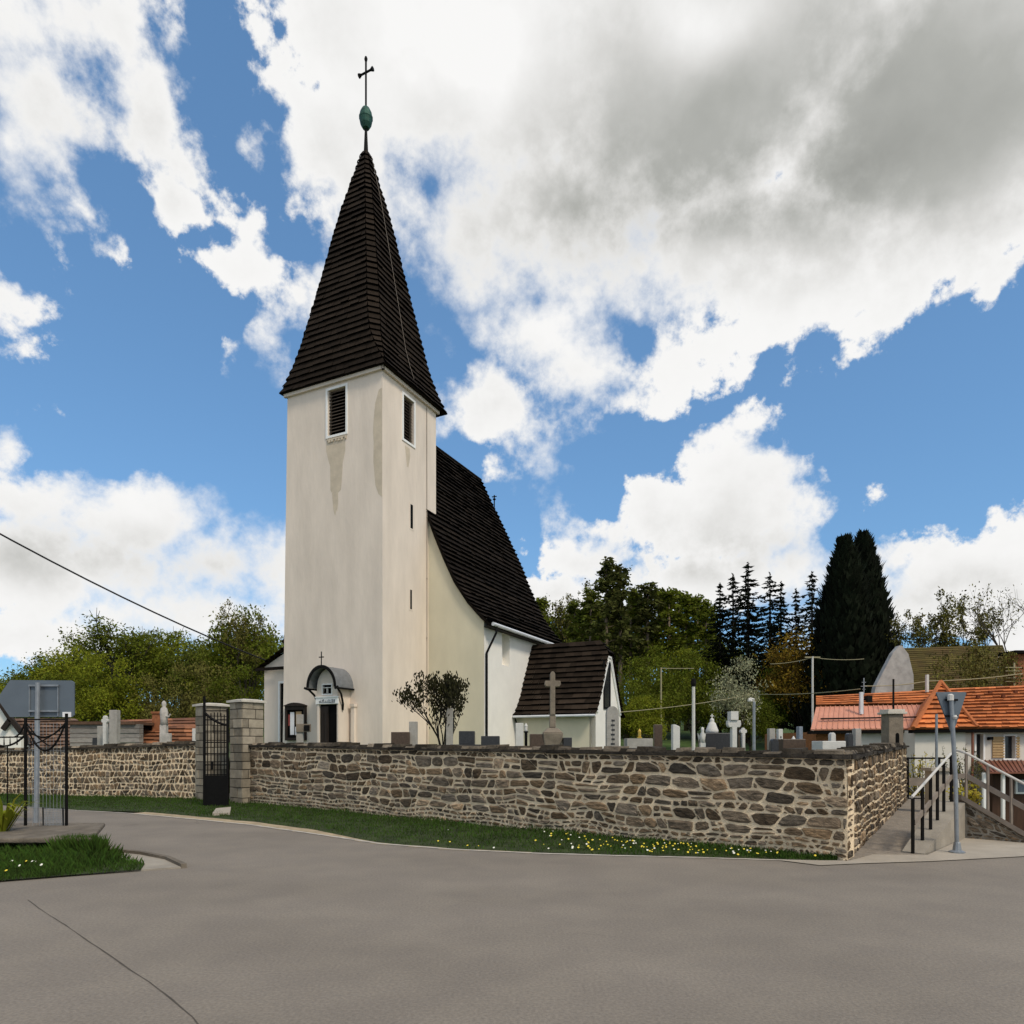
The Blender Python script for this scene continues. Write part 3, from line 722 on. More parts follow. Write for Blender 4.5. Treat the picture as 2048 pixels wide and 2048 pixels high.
def course(mb, bl, br, tl, tr, lift, w, rr, lo=.55, hi=1.6, lip_shade=.06):
    """one row of shingles between bottom edge bl-br and top edge tl-tr"""
    L = (br-bl).length
    if L < .03: return
    row = ROWG.setdefault(round(bl.z, 2), rr.uniform(.72, 1.28))
    nrm = (br-bl).cross(tl-bl)
    if nrm.length < 1e-6: nrm = (br-bl).cross(tr-bl)
    nrm.normalize()
    s = 0
    while s < 1:
        e = min(1, s+rr.uniform(.7, 1.3)*w/L)
        if 1-e < .25*w/L: e = 1
        g = row*rr.uniform(lo, hi); lf = lift*rr.uniform(.75, 1.3); dz = (tl-bl)*rr.uniform(-.03, .03)
        b0, b1 = bl.lerp(br, s), bl.lerp(br, e); t0, t1 = tl.lerp(tr, s), tl.lerp(tr, e)
        c = (g, g*.96, g*.9)
        mb.add([b0+nrm*lf-dz, b1+nrm*lf-dz, t1, t0], [(0, 1, 2, 3)], c); mb.add([b0+nrm*lf-dz, b1+nrm*lf-dz, b0, b1], [(3, 1, 0, 2)], tuple(v*lip_shade for v in c)); s = e  # lower edge darkened in the tint: painted shade line between rows
rr = random.Random(3)
m = MB(); N = 40; zs = [17.2+(28.7-17.2)*i/N for i in range(N+1)]
for i in range(N):
    a, b = ring(zs[i]), ring(zs[i+1])
    for k in range(8):
        k2 = (k+1) % 8
        if (a[k2]-a[k]).length < .03 and (b[k2]-b[k]).length < .03: continue
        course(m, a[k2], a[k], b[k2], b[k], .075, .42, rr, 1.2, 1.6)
m.poly(list(reversed(ring(17.2))))
for i in range(N):       # boarding under the shingles
    a, b = ring(zs[i], -.025), ring(zs[i+1], -.025)
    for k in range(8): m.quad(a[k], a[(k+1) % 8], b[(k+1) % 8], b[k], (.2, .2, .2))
spire = m.build('spire', SHINGLE, church)
m = MB(); sp = []
for z in (28.4, 26, 23, 20.6, 19, 18.2, 17.6, 17.15):
    r_ = ring(z, .13); sp.append(r_[7].lerp(r_[6], .45))
m.tube(sp, .007, 4); m.build('lightning_cable', CABLEG, church)
m = MB(); top = ch(2.5, 2.2, 0); top = Vector((AX.x, AX.y, 0))
m.lathe(top, [(.15, 28.45), (.17, 28.6), (.09, 28.68), (.10, 28.8), (.06, 29.7), (.05, 29.85)], 10); m.build('finial_base', IRON, church)
m = MB(); m.lathe(top, [(.05, 29.76), (.15, 29.8), (.25, 29.98), (.295, 30.2), (.315, 30.24), (.315, 30.32), (.29, 30.35), (.26, 30.52), (.17, 30.7), (.07, 30.8), (.03, 30.82)], 16)
m.build('ball', COPPER, church, smooth=False)
m = MB(); m.tube([top+Vector((0, 0, 30.75)), top+Vector((0, 0, 32.92))], .045, 8)
m.tube([top+Vector((0, 0, 32.86)), top+Vector((0, 0, 32.97)), top+Vector((0, 0, 33.07))], [.05, .08, .05], 8)
bc = top+Vector((0, 0, 32.36)); m.tube([bc+e1*.40, bc+e1*.34, bc+e1*.25, bc-e1*.25, bc-e1*.34, bc-e1*.40], [.10, .085, .045, .045, .085, .10], 8)
m.build('cross', IRON, church)
m = MB(); m.tube([ch(-.03, 3.28, 17.0), ch(-.03, 3.3, 9), ch(-.03, 3.3, GZ)], .014, 5); 
for z in (12, 9.2, 6.5, 4): m.box(ch(-.03, 3.3, 0).x-.02, ch(-.03, 3.3, 0).x+.02, ch(-.03, 3.3, 0).y-.03, ch(-.03, 3.3, 0).y+.03, z, z+.04)
m.build('lightning_cable', CABLEG, church)
# nave
NU0, NU1, NH = 3.46, 13.2, 5.61; AXT = 2.73
NP = [(0, 17.70), (1.4, 14.95), (2.73, 12.25), (3.2, 11.1), (3.65, 10.1), (4.2, 9.0), (4.9, 8.0), (5.6, 7.25), (5.98, 6.95)]
m = MB()
holed(m, lambda u, z: ch(AXT-NH, NU0+u, z), 10.0, GZ-.3, 7.25, [(1.75, 2.55, 5.35, 6.9)], e1*.35)
m.quad(*[ch(AXT-NH+.349, NU0+a, b) for a, b in ((1.75, 5.35), (2.55, 5.35), (2.55, 6.9), (1.75, 6.9))])
m.build('nave_wall', WHITE, church)
m = MB(); holed(m, lambda u, z: ch(AXT+NH, NU0+u, z), 10.0, GZ-.3, 7.25, [], e1*.1); m.build('nave_wall', WHITE, church)
gab = [(-NH, GZ-.3), (NH, GZ-.3)]+[(w, z-.08) for w, z in reversed(NP[:-1])]+[(-w, z-.08) for w, z in NP[1:-1]]
m = MB(); m.prism([ch(AXT-w, NU0, z) for w, z in gab], e2*.4); m.build('gable_wall', PLASTER2, church)
# small chamfer window sill is part of the recess; roof of the nave
m = MB(); rr = random.Random(8)
def resample(P, step):
    out = [Vector(P[0])]
    for a, b in zip(P[:-1], P[1:]):
        a = Vector(a); b = Vector(b); k = max(1, round((b-a).length/step)); out += [a+(b-a)*i/k for i in range(1, k+1)]
    return out
RP = resample([(w, z) for w, z in NP], .31)
def uend(w): return 13.5-.35*(w/6)
APX = [(18.6, 2.6), (18.6, -2.6)]
for sg in (1, -1):
    for i in range(len(RP)-1):
        (w0, z0), (w1, z1) = RP[i], RP[i+1]
        st = NU0-.16+rr.uniform(-.05, .05)
        bl, br, tl, tr = ch(AXT-sg*w1, st, z1), ch(AXT-sg*w1, uend(w1), z1), ch(AXT-sg*w0, st, z0), ch(AXT-sg*w0, uend(w0), z0)
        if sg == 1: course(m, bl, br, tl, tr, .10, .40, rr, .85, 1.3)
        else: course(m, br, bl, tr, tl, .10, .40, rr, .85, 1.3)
def V3(p, z): return Vector((p.x, p.y, z))
for sg in (1, -1):       # boarding under the shingles
    for (w0, z0), (w1, z1) in zip(RP[:-1], RP[1:]):
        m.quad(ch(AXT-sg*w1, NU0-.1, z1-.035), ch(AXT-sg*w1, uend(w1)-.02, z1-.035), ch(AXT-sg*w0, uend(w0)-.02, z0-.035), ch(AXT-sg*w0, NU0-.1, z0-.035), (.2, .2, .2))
# apse end
cr = [ch(AXT-5.98, uend(5.98), 6.95), ch(AXT-2.6, 18.6, 6.95), ch(AXT+2.6, 18.6, 6.95), ch(AXT+5.98, uend(5.98), 6.95)]
rd = ch(AXT, 13.5, 17.70)
for a, b in zip(cr[:-1], cr[1:]):
    for i in range(len(RP)-1):
        (w0, z0), (w1, z1) = RP[i], RP[i+1]
        q = [V3(rd.lerp(c, w/5.98), z) for c, w, z in ((a, w1, z1), (b, w1, z1), (a, w0, z0), (b, w0, z0))]
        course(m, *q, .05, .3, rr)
# verge boards
for sg in (1, -1):
    for a, b in zip(NP[:-1], NP[1:]):
        m.bar(ch(AXT-sg*a[0], NU0-.1, a[1]-.06), ch(AXT-sg*b[0], NU0-.1, b[1]-.06), .1, .12, (.6, .6, .6))
m.tube([ch(AXT, NU0, 17.72), ch(AXT, 13.5, 17.72)], .09, 6, t=(.8, .8, .8))
m.build('nave_roof', SHINGLE, church)
m = MB()
for a, b in zip([(18.4, 2.5), (18.4, -2.5)], [(18.4, -2.5), (13.2, -5.5)]): m.quad(ch(AXT-a[1], a[0], GZ), ch(AXT-b[1], b[0], GZ), ch(AXT-b[1], b[0], 7), ch(AXT-a[1], a[0], 7))
m.quad(ch(AXT-5.6, 13.2, GZ), ch(AXT-2.5, 18.4, GZ), ch(AXT-2.5, 18.4, 7), ch(AXT-5.6, 13.2, 7))
m.build('apse_wall', WHITE, church)
m = MB(); fp = at(1016, 1083, 41.0)
fb = ch(AXT-.95, 13.45, 15.9)
m.tube([fb-Vector((0, 0, .5)), fb+Vector((0, 0, .75))], .035, 6); m.tube([fb+Vector((0, 0, .42)), fb+Vector((0, 0, .5)), fb+Vector((0, 0, .58))], [.03, .11, .03], 8)
m.tube([fb+Vector((-.14, .05, .66)), fb+Vector((.14, -.05, .66))], .03, 6)
m.build('roof_finial', IRON, church)
m = MB(); ga, gb = ch(AXT-6.08, NU0-.05, 6.92), ch(AXT-6.08, 10.6, 6.92)
m.tube([ga, gb], .085, 8); m.build('gutter', ZINCW, church)
m = MB(); m.tube([ga+e2*.35-Vector((0, 0, .05)), ga+e2*.3-Vector((0, 0, .35)), ch(AXT-NH-.08, NU0+.1, 5.7), ch(AXT-NH-.08, NU0+.1, GZ)], .05, 8); m.build('downpipe', IRON, church)
m = MB(); m.obox(ch(AXT-NH-.36, NU0, 6.82), e1*.36, e2*7, Vector((0, 0, .06))); m.build('eave_board', DARKWOOD, church)
# side chapel (annex)
AT0, AT1, AU0, AU1 = -2.88, -6.9, 6.72, 10.59; AE, AR = 3.15, 6.72; AM = (AU0+AU1)/2
m = MB(); m.quad(ch(AT0, AU0, GZ-.3), ch(AT1, AU0, GZ-.3), ch(AT1, AU0, AE), ch(AT0, AU0, AE)); m.build('annex_wall', PLASTER2, church)
m = MB()
hh = 6.05; hu = 1.93*(AR-hh)/(AR-AE)
gpts = [(AU0, GZ-.3), (AU1, GZ-.3), (AU1, AE-.1), (AM+hu-.02, hh-.12), (AM-hu+.02, hh-.12), (AU0, AE-.1)]
m.prism([ch(AT1, u, z) for u, z in gpts], e1*.3)
wn_ = (AM-.75, AM+.05, 3.45, 5.5)
m.quad(ch(AT0, AU1, GZ-.3), ch(AT1, AU1, GZ-.3), ch(AT1, AU1, AE), ch(AT0, AU1, AE))
m.build('annex_gable', WHITE, church)
m = MB(); n1 = -e1
m.obox(ch(AT1, wn_[0], wn_[2])+n1*.004, e2*(wn_[1]-wn_[0]), n1*.02, Vector((0, 0, wn_[3]-wn_[2])))
f = m.build('annex_window', GLASSM, church)
m = MB()
for (u0, u1, z0, z1) in ((wn_[0]-.1, wn_[0], wn_[2]-.1, wn_[3]+.1), (wn_[1], wn_[1]+.1, wn_[2]-.1, wn_[3]+.1), (wn_[0], wn_[1], wn_[3], wn_[3]+.1), (wn_[0], wn_[1], wn_[2]-.1, wn_[2])):
    m.obox(ch(AT1, u0, z0)+n1*.002, e2*(u1-u0), n1*.05, Vector((0, 0, z1-z0)))
m.build('window_frame', IRON, f)
m = MB()      # gable moulding following the verge
for k, off in ((0, .30), (1, .62)):
    sc_ = [(AU1-off*.3, AE+.0), (AM+hu-off*.35, hh-off*.55), (AM-hu+off*.35, hh-off*.55), (AU0+off*.3, AE)]
    for a, b in zip(sc_[:-1], sc_[1:]): m.bar(ch(AT1, *a)+n1*.03, ch(AT1, *b)+n1*.03, .06, .08)
m.build('gable_moulding', TRIMW, church)
m = MB(); rr = random.Random(12)
AP = [(AM, AR), (AM-.7, AR-1.32), (AM-1.4, AR-2.64), (AU0-.05, AE+.12), (AU0-.36, AE-.12)]
RA = resample(AP, .30); tE = AT1-.14
for sg in (1, -1):
    for i in range(len(RA)-1):
        (u0, z0), (u1, z1) = RA[i], RA[i+1]
        if sg < 0: u0, u1 = 2*AM-u0, 2*AM-u1
        def te(z): return tE+.55*max(0, (z-hh)/(AR-hh))
        bl, br, tl, tr = ch(AT0+.02, u1, z1), ch(te(z1), u1, z1), ch(AT0+.02, u0, z0), ch(te(z0), u0, z0)
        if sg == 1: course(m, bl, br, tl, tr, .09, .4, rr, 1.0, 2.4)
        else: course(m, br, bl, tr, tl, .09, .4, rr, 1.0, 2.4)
for i in range(3):
    z0, z1 = hh+(AR-hh)*i/3, hh+(AR-hh)*(i+1)/3
    def hb(z): return hu*(AR-z)/(AR-hh)
    course(m, ch(te(z0), AM-hb(z0)-.05, z0), ch(te(z0), AM+hb(z0)+.05, z0), ch(te(z1), AM-hb(z1), z1), ch(te(z1), AM+hb(z1), z1), .05, .3, rr)
m.build('annex_roof', SHINGLE, church)
m = MB(); m.tube([ch(AT0-.05, AU0-.42, AE-.16), ch(tE+.02, AU0-.42, AE-.16)], .06, 8); m.build('annex_gutter', ZINCW, church)
m = MB(); m.tube([ch(AT0-.1, AU0-.4, AE-.18), ch(AT0-.1, AU0-.1, AE-.5), ch(AT0-.1, AU0-.1, GZ)], .04, 6); m.build('downpipe', IRON, church)
# lean-to stair porch
m = MB(); st = (TW-.02, 7.38, .8, 3.2)
holed(m, lambda t, z: ch(st[0]+t, st[2], z), st[1]-st[0], GZ-.3, 5.3, [(.22, .95, GZ-.3, 4.5)], e2*.06)
m.quad(ch(st[1], .8, GZ-.3), ch(st[1], 3.2, GZ-.3), ch(st[1], 3.2, 5.3), ch(st[1], .8, 5.3))
m.tri(ch(st[0], .8, 5.3), ch(st[1], .8, 5.3), ch(st[0], .8, 6.2)); m.build('stair_wall', PLASTER, church)
m = MB(); m.obox(ch(st[0]+.2, .85, GZ-.3), e1*.8, e2*.03, Vector((0, 0, 3.7))); m.build('stair_door', BLACK, church)
m = MB()
for (a, b) in (((.12, GZ-.3), (.22, 4.6)), ((.95, GZ-.3), (1.05, 4.6)), ((.22, 4.5), (.95, 4.6))): m.obox(ch(st[0]+a[0], .8, a[1])-e2*.03, e1*(b[0]-a[0]), e2*.029, Vector((0, 0, b[1]-a[1])))
m.build('door_frame', TRIMW, church)
m = MB(); rr = random.Random(4)
for i in range(7):
    f0, f1 = i/7, (i+1)/7
    A = lambda f, u: ch(st[0]+.0+(st[1]-st[0]+.3)*(1-f), u, 5.15+1.2*f)
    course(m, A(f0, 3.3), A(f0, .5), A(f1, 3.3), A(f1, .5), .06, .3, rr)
m.obox(ch(st[0], .5, 5.1), e1*2.2, e2*.05, Vector((0, 0, .14)))
m.build('stair_roof', SHINGLE, church)
# entrance porch
p0, p1, pu = 1.68, 2.80, -.757
m = MB()
holed(m, lambda t, z: ch(p0+t, pu, z), p1-p0, GZ-.3, 4.0, [(.06, 1.0, GZ-.3, 3.34), (.34, .80, 3.78, 4.0)], e2*.12)
m.obox(ch(p0, pu, GZ-.3)+e1*.0, e1*.02, -e2*pu, Vector((0, 0, 3.1)))
m.obox(ch(p1-.02, pu, GZ-.3), e1*.02, -e2*pu, Vector((0, 0, 3.1)))
tc_, rw = (p0+p1)/2, .56
arch = [(tc_+rw*math.cos(a), 4.0+.80*math.sin(a)) for a in [math.pi*k/14 for k in range(15)]]
# window tops inside the arch: infill left and right of the window then above it
wl, wr_, wt = p0+.34, p0+.80, 4.15
m.prism([ch(a, pu, z) for a, z in [(wr_, 4.0)]+[q for q in arch if q[0] > wr_]+[(wr_, 4.0+.8*math.sqrt(max(0, 1-((wr_-tc_)/rw)**2)))]], e2*.1)
m.prism([ch(a, pu, z) for a, z in [(wl, 4.0), (wl, 4.0+.8*math.sqrt(max(0, 1-((wl-tc_)/rw)**2)))]+[q for q in arch if q[0] < wl]], e2*.1)
m.prism([ch(a, pu, z) for a, z in [(wr_, wt)]+[(wr_, 4.0+.8*math.sqrt(max(0, 1-((wr_-tc_)/rw)**2)))]+[q for q in arch if wl <= q[0] <= wr_]+[(wl, 4.0+.8*math.sqrt(max(0, 1-((wl-tc_)/rw)**2))), (wl, wt)]], e2*.1)
porch = m.build('porch', PLASTER, church)
m = MB(); m.obox(ch(p0+.05, pu+.10, GZ-.3), e1*.96, e2*.03, Vector((0, 0, 2.5)))
m.build('door', BLACK, porch)
m = MB(); m.obox(ch(p0+.56, pu+.05, GZ-.3), e1*.42, e2*.04, Vector((0, 0, 2.36)))
for a in (.62, .8): m.obox(ch(p0+a, pu+.03, GZ+.2), e1*.10, e2*.02, Vector((0, 0, 1.6)))
m.build('door_leaf', DARKWOOD, porch)
m = MB(); m.obox(ch(wl, pu+.08, 3.78), e1*(wr_-wl), e2*.01, Vector((0, 0, .37))); m.build('fanlight', BLACK, porch)
m = MB()
for (a, b, c, d) in ((wl-.05, wl, 3.73, 4.2), (wr_, wr_+.05, 3.73, 4.2), (wl, wr_, 4.15, 4.2), (wl, wr_, 3.73, 3.78), ((wl+wr_)/2-.012, (wl+wr_)/2+.012, 3.8, 4.03), (wl+.04, wr_-.02, 4.02, 4.045)):
    m.obox(ch(a, pu-.02, c), e1*(b-a), e2*.08, Vector((0, 0, d-c)))
m.build('fanlight_frame', TRIMW, porch)
m = MB(); m.obox(ch(p0-.04, pu-.04, 3.36), e1*(p1-p0+.08), e2*.038, Vector((0, 0, .26))); m.obox(ch(p0-.06, pu-.07, 3.62), e1*(p1-p0+.12), e2*.06, Vector((0, 0, .05)))
lint = m.build('lintel', TRIMW, porch)
m = MB()
for x, w_, z_, h_ in ((.13, .03, .07, .11), (.19, .02, .07, .11), (.25, .045, .06, .13), (.36, .05, .05, .04), (.36, .05, .13, .03), (.44, .02, .08, .1), (.5, .02, .08, .06), (.58, .03, .08, .05), (.64, .02, .07, .08), (.72, .05, .09, .1), (.78, .03, .1, .05), (.85, .07, .08, .03), (.86, .02, .08, .1), (.94, .03, .08, .05)):
    m.obox(ch(p0+x, pu-.046, 3.36+z_), e1*w_, e2*.006, Vector((0, 0, h_)))
m.obox(ch(p0+.12, pu-.045, 3.40), e1*.86, e2*.005, Vector((0, 0, .012))); m.obox(ch(p0+.12, pu-.045, 3.42), e1*.86, e2*.0055, Vector((0, 0, .008)))
m.build('lettering', DGRAN, porch)
m = MB()      # barrel canopy of sheet metal
ro, ri, zc, u0, u1 = .75, .70, 4.02, -1.12, .0
arc = [math.pi*k/18 for k in range(19)]
for i in range(18):
    a, b = arc[i], arc[i+1]
    o = lambda q, u, r: ch(tc_+r*math.cos(q), u, zc+r*1.18*math.sin(q))
    m.hexa([o(a, u0, ri), o(b, u0, ri), o(b, u1, ri), o(a, u1, ri)], [o(a, u0, ro), o(b, u0, ro), o(b, u1, ro), o(a, u1, ro)])
can = m.build('canopy', ZINC, church)
m = MB()
for i in range(18):
    a, b = arc[i], arc[i+1]
    m.hexa([o(a, u0-.04, ri-.03), o(b, u0-.04, ri-.03), o(b, u0-.002, ri-.03), o(a, u0-.002, ri-.03)], [o(a, u0-.04, ro+.03), o(b, u0-.04, ro+.03), o(b, u0-.002, ro+.03), o(a, u0-.002, ro+.03)])
m.build('canopy_rim', IRON, can)
for sg in (1, -1):
    m = MB(); x = tc_+sg*.77
    m.bar(ch(x, u0, zc-.04), ch(x, 0, zc-.04), .06, .07)
    m.tube([ch(x, u0+.1, zc-.06), ch(x-sg*.05, -.75, 3.75), ch(x-sg*.12, -.55, 3.35), ch(x-sg*.18, -.5, 3.1)], .045, 6)
    m.bar(ch(x+sg*.12, u0-.02, zc+.0), ch(x-sg*.05, u0-.02, zc-.06), .06, .09)
    m.build('bracket', IRON, can)
m = MB(); cp = ch(tc_, u0, zc+.97)
m.bar(cp-Vector((0, 0, .1)), cp+Vector((0, 0, .5)), .035); m.bar(cp+e1*.12+Vector((0, 0, .27)), cp-e1*.12+Vector((0, 0, .27)), .04)
m.build('canopy_cross', IRON, can)
m = MB(); m.obox(ch(p0-.34, -.16, GZ), e1*.16, e2*.155, Vector((0, 0, 2.05))); m.obox(ch(p0-.38, -.2, 3.25), e1*.24, e2*.19, Vector((0, 0, .12))); m.build('pilaster', PLASTER, church)
# notice board
nb = thing('notice_board', 'dark framed notice board with papers on the tower wall beside the porch', 'notice board', ch(4.6, -.1, GZ))
m = MB(); m.obox(ch(4.12, -.05, 1.95), e1*1.02, e2*.045, Vector((0, 0, 1.36))); m.build('backing', BLACK, nb)
m = MB()
for (a, b, c, d) in ((4.04, 4.14, 1.85, 3.38), (5.1, 5.2, 1.85, 3.38), (4.14, 5.1, 1.85, 1.97), (4.14, 5.1, 3.2, 3.38)): m.obox(ch(a, -.13, c), e1*(b-a), e2*.125, Vector((0, 0, d-c)))
top_ = [(4.0+1.24*k/8, 3.38+.13*math.sin(math.pi*k/8)) for k in range(9)]
m.prism([ch(a, -.2, z) for a, z in top_+[(5.24, 3.36), (4.0, 3.36)]], e2*.19); m.build('frame', DARKWOOD, nb)
for nm, mt, a, b, c, d in (('paper', PAPER, 4.72, 4.95, 2.1, 3.1), ('paper', PAPERB, 4.3, 4.62, 2.55, 3.12), ('paper', PAPER, 4.35, 4.66, 2.08, 2.45), ('paper', PAPERR, 4.97, 5.06, 2.5, 3.0)):
    m = MB(); m.obox(ch(a, -.06, c), e1*(b-a), e2*.008, Vector((0, 0, d-c))); m.build(nm, mt, nb)

# ------------------------------------------------------------------ graves
YZ = 1.25
def slabstone(name, label, cat, px0, px1, ytop, Y, m_, d=.16, shape='flat', base=None, text=None, group=None):
    x0, x1 = (px0-CX)/F*Y, (px1-CX)/F*Y; zt = EYE+(HY-ytop)/F*Y; w = x1-x0; xc = (x0+x1)/2
    root = thing(name, label, cat, (xc, Y, YZ), group)
    m = MB()
    if shape == 'round':
        n = 12; r = w/2; pts = [(x0, Y, YZ-.05), (x1, Y, YZ-.05)]+[(xc+r*math.cos(math.pi*k/n), Y, zt-r*1.3+r*1.3*math.sin(math.pi*k/n)) for k in range(n+1)]
        m.prism(pts, (0, d, 0))
    elif shape == 'slant':
        m.prism([(x0, Y, YZ-.05), (x1, Y, YZ-.05), (x1, Y, zt-.05), (x0+w*.35, Y, zt), (x0, Y, zt)], (0, d, 0))
    elif shape == 'step':
        m.box(x0, x1, Y, Y+d*3, YZ-.05, YZ+(zt-YZ)*.55); m.box(x0+w*.28, x1-w*.22, Y+.05, Y+d*2, YZ+(zt-YZ)*.55, zt)
    else: m.box(x0, x1, Y, Y+d, YZ-.05, zt)
    m.build('stone', m_, root, bevel=.012)
    if shape in ('flat', 'round', 'slant') and zt-YZ > .45:
        m = MB(); m.box(x0-.06, x1+.06, Y-.08, Y+d+.08, YZ-.05, YZ+.14); m.build('plinth', base or m_, root, bevel=.01)
    if text:
        m = MB()
        m.box(xc-.003, xc+.003, Y-.005, Y-.001, zt-(zt-YZ)*(.28+.085*(text-1)), zt-(zt-YZ)*.28+.04)
        for k in range(text): 
            z = zt-(zt-YZ)*(.28+.085*k); m.box(xc-w*.10*(1+.5*(k % 2)), xc+w*.16, Y-.006, Y-.001, z, z+.045)
        m.build('inscription', DGRAN, root)
    return root
G = 'gravestones seen over the long wall'
slabstone('tomb_chest', 'low brown box tomb at the foot of the tower corner', 'grave', 782, 818, 1464, 18.5, BRGRAN, .6)
slabstone('gravestone', 'plain grey upright slab beside the brown box tomb', 'gravestone', 818, 834, 1443, 18.7, GSTONE)
slabstone('gravestone', 'slim grey stone post half hidden in the dark budding shrub', 'gravestone', 892, 905, 1416, 20.5, GSTONE, .2)
slabstone('tomb', 'dark stepped tomb between the shrub and the downpipe', 'grave', 900, 962, 1462, 17.2, DGRAN, .25, 'step')
slabstone('tomb', 'dark flat tomb slab under the church downpipe', 'grave', 962, 999, 1472, 16.5, DGRAN, .5)
slabstone('gravestone', 'pale low plaque in front of the chapel wall', 'gravestone', 1031, 1047, 1446, 19.5, WSTONE, .12)
slabstone('tomb', 'low brown wooden-looking tomb beside the tall stone cross', 'grave', 1060, 1092, 1468, 16.6, BRGRAN, .5)
slabstone('tomb', 'low dark tomb just past the tall stone cross', 'grave', 1127, 1144, 1475, 16.4, DGRAN, .5)
slabstone('gravestone', 'tall round-topped grey gravestone with dark inscription by the chapel gable', 'gravestone', 1213, 1238, 1412, 17.0, GSTONE, .2, 'round', text=6)
slabstone('tomb', 'long pale low tomb slab past the round-topped gravestone', 'grave', 1254, 1306, 1477, 16.5, GSTONE, .5)
slabstone('gravestone', 'brown granite gravestone with pale edge near the lamp posts', 'gravestone', 1309, 1325, 1449, 17.5, BRGRAN)
slabstone('gravestone', 'white gravestone with a slanted top beside the tall bare pole', 'gravestone', 1346, 1360, 1449, 16.0, WSTONE, .2, 'slant')
slabstone('tomb_chest', 'wide dark granite box tomb carrying a white kneeling figure', 'grave', 1412, 1466, 1466, 16.2, DGRAN, .7)
slabstone('gravestone', 'grey upright stele past the lamp post with curved head', 'gravestone', 1539, 1551, 1457, 16.0, GSTONE)
slabstone('gravestone', 'white stele with a small portrait plaque', 'gravestone', 1557, 1566, 1458, 16.6, WSTONE, .15, text=1)
slabstone('gravestone', 'dark low round-topped gravestone before the grey stele', 'gravestone', 1543, 1558, 1477, 13.4, DGRAN, .14, 'round')
slabstone('tomb', 'brown low earth-coloured tomb behind the wall coping', 'grave', 1566, 1612, 1478, 14.5, BRGRAN, .5)
slabstone('gravestone', 'thin blue-grey stele standing before the orange-roofed house', 'gravestone', 1598, 1606, 1453, 15.0, BLGRAN)
slabstone('gravestone', 'small white pointed gravestone below the wooden house wall', 'gravestone', 1662, 1672, 1465, 14.5, WSTONE, .14, 'round')
slabstone('tomb', 'pale flat tomb slab below the wooden house wall', 'grave', 1645, 1692, 1482, 13.6, WSTONE, .5)
slabstone('gravestone', 'black arched gravestone next to the end of the wooden house wall', 'gravestone', 1696, 1707, 1466, 14.0, DGRAN, .15, 'round')
slabstone('gravestone', 'square-topped grey gravestone before the white house wall', 'gravestone', 1711, 1723, 1457, 14.6, GSTONE)
def stonecross(label, px, ytop, Y, w, arm, zarm, m_, ped=0, cat='cross', d=.2, armh=None):
    x = (px-CX)/F*Y; zt = EYE+(HY-ytop)/F*Y; za = EYE+(HY-zarm)/F*Y; hw = w/F*Y/2; aw = arm/F*Y/2; ah = (armh or w)/F*Y/2
    root = thing('stone_cross', label, cat, (x, Y, YZ))
    m = MB(); zb = YZ-.05
    if ped:
        pw_ = ped/F*Y/2
        zp = EYE+(HY-1430)/F*Y; zq = EYE+(HY-1456)/F*Y
        m2 = MB(); m2.box(x-hw*1.25, x+hw*1.25, Y-hw*1.25, Y+hw*1.25, zq, zp)
        m2.hexa([(x-pw_*.65, Y-pw_*.65, zb), (x+pw_*.65, Y-pw_*.65, zb), (x+pw_*.65, Y+pw_*.65, zb), (x-pw_*.65, Y+pw_*.65, zb)], [(x-pw_, Y-pw_, zq-.12), (x+pw_, Y-pw_, zq-.12), (x+pw_, Y+pw_, zq-.12), (x-pw_, Y+pw_, zq-.12)])
        m2.hexa([(x-pw_, Y-pw_, zq-.119), (x+pw_, Y-pw_, zq-.119), (x+pw_, Y+pw_, zq-.119), (x-pw_, Y+pw_, zq-.119)], [(x-pw_*.5, Y-pw_*.5, zq-.001), (x+pw_*.5, Y-pw_*.5, zq-.001), (x+pw_*.5, Y+pw_*.5, zq-.001), (x-pw_*.5, Y+pw_*.5, zq-.001)])
        m2.build('pedestal', BROWNST if m_ is BROWNST else m_, root, bevel=.02); zb = zp
    pts = [(x-hw, Y-d/2, zb), (x+hw, Y-d/2, zb), (x+hw, Y-d/2, za-ah), (x+aw*.8, Y-d/2, za-ah), (x+aw, Y-d/2, za-ah*.2), (x+aw*.92, Y-d/2, za+ah), (x+hw, Y-d/2, za+ah),
           (x+hw, Y-d/2, zt-hw), (x+hw*.6, Y-d/2, zt-.02), (x, Y-d/2, zt), (x-hw*.6, Y-d/2, zt-.02), (x-hw, Y-d/2, zt-hw), (x-hw, Y-d/2, za+ah), (x-aw*.92, Y-d/2, za+ah), (x-aw, Y-d/2, za-ah*.2), (x-aw*.8, Y-d/2, za-ah), (x-hw, Y-d/2, za-ah)]
    m.prism(pts, (0, d, 0)); m.build('shaft', m_, root, bevel=.015)
    return root
stonecross('tall weathered stone cross on a pedestal before the chapel roof', 1105, 1343, 16.8, 10, 33, 1368, BROWNST, 40, armh=12)
rt = stonecross('broad white stone cross rising beside the dark box tomb', 1467, 1424, 15.5, 10, 27, 1448, WSTONE, d=.16, armh=14)
m = MB(); x = (1466-CX)/F*15.5; m.box(x-.085, x+.085, 15.38, 15.63, EYE+(HY-1440)/F*15.5, EYE+(HY-1423)/F*15.5); m.build('head_block', WSTONE, rt)
stonecross('small white cross on a block behind the broad white cross', 1486, 1455, 16.4, 6, 13, 1463, WSTONE, d=.12, armh=7)
stonecross('tiny white grave cross near the grey stele in the far left yard', 211, 1431, 24.5, 7, 13, 1442, WSTONE, d=.15, armh=7)
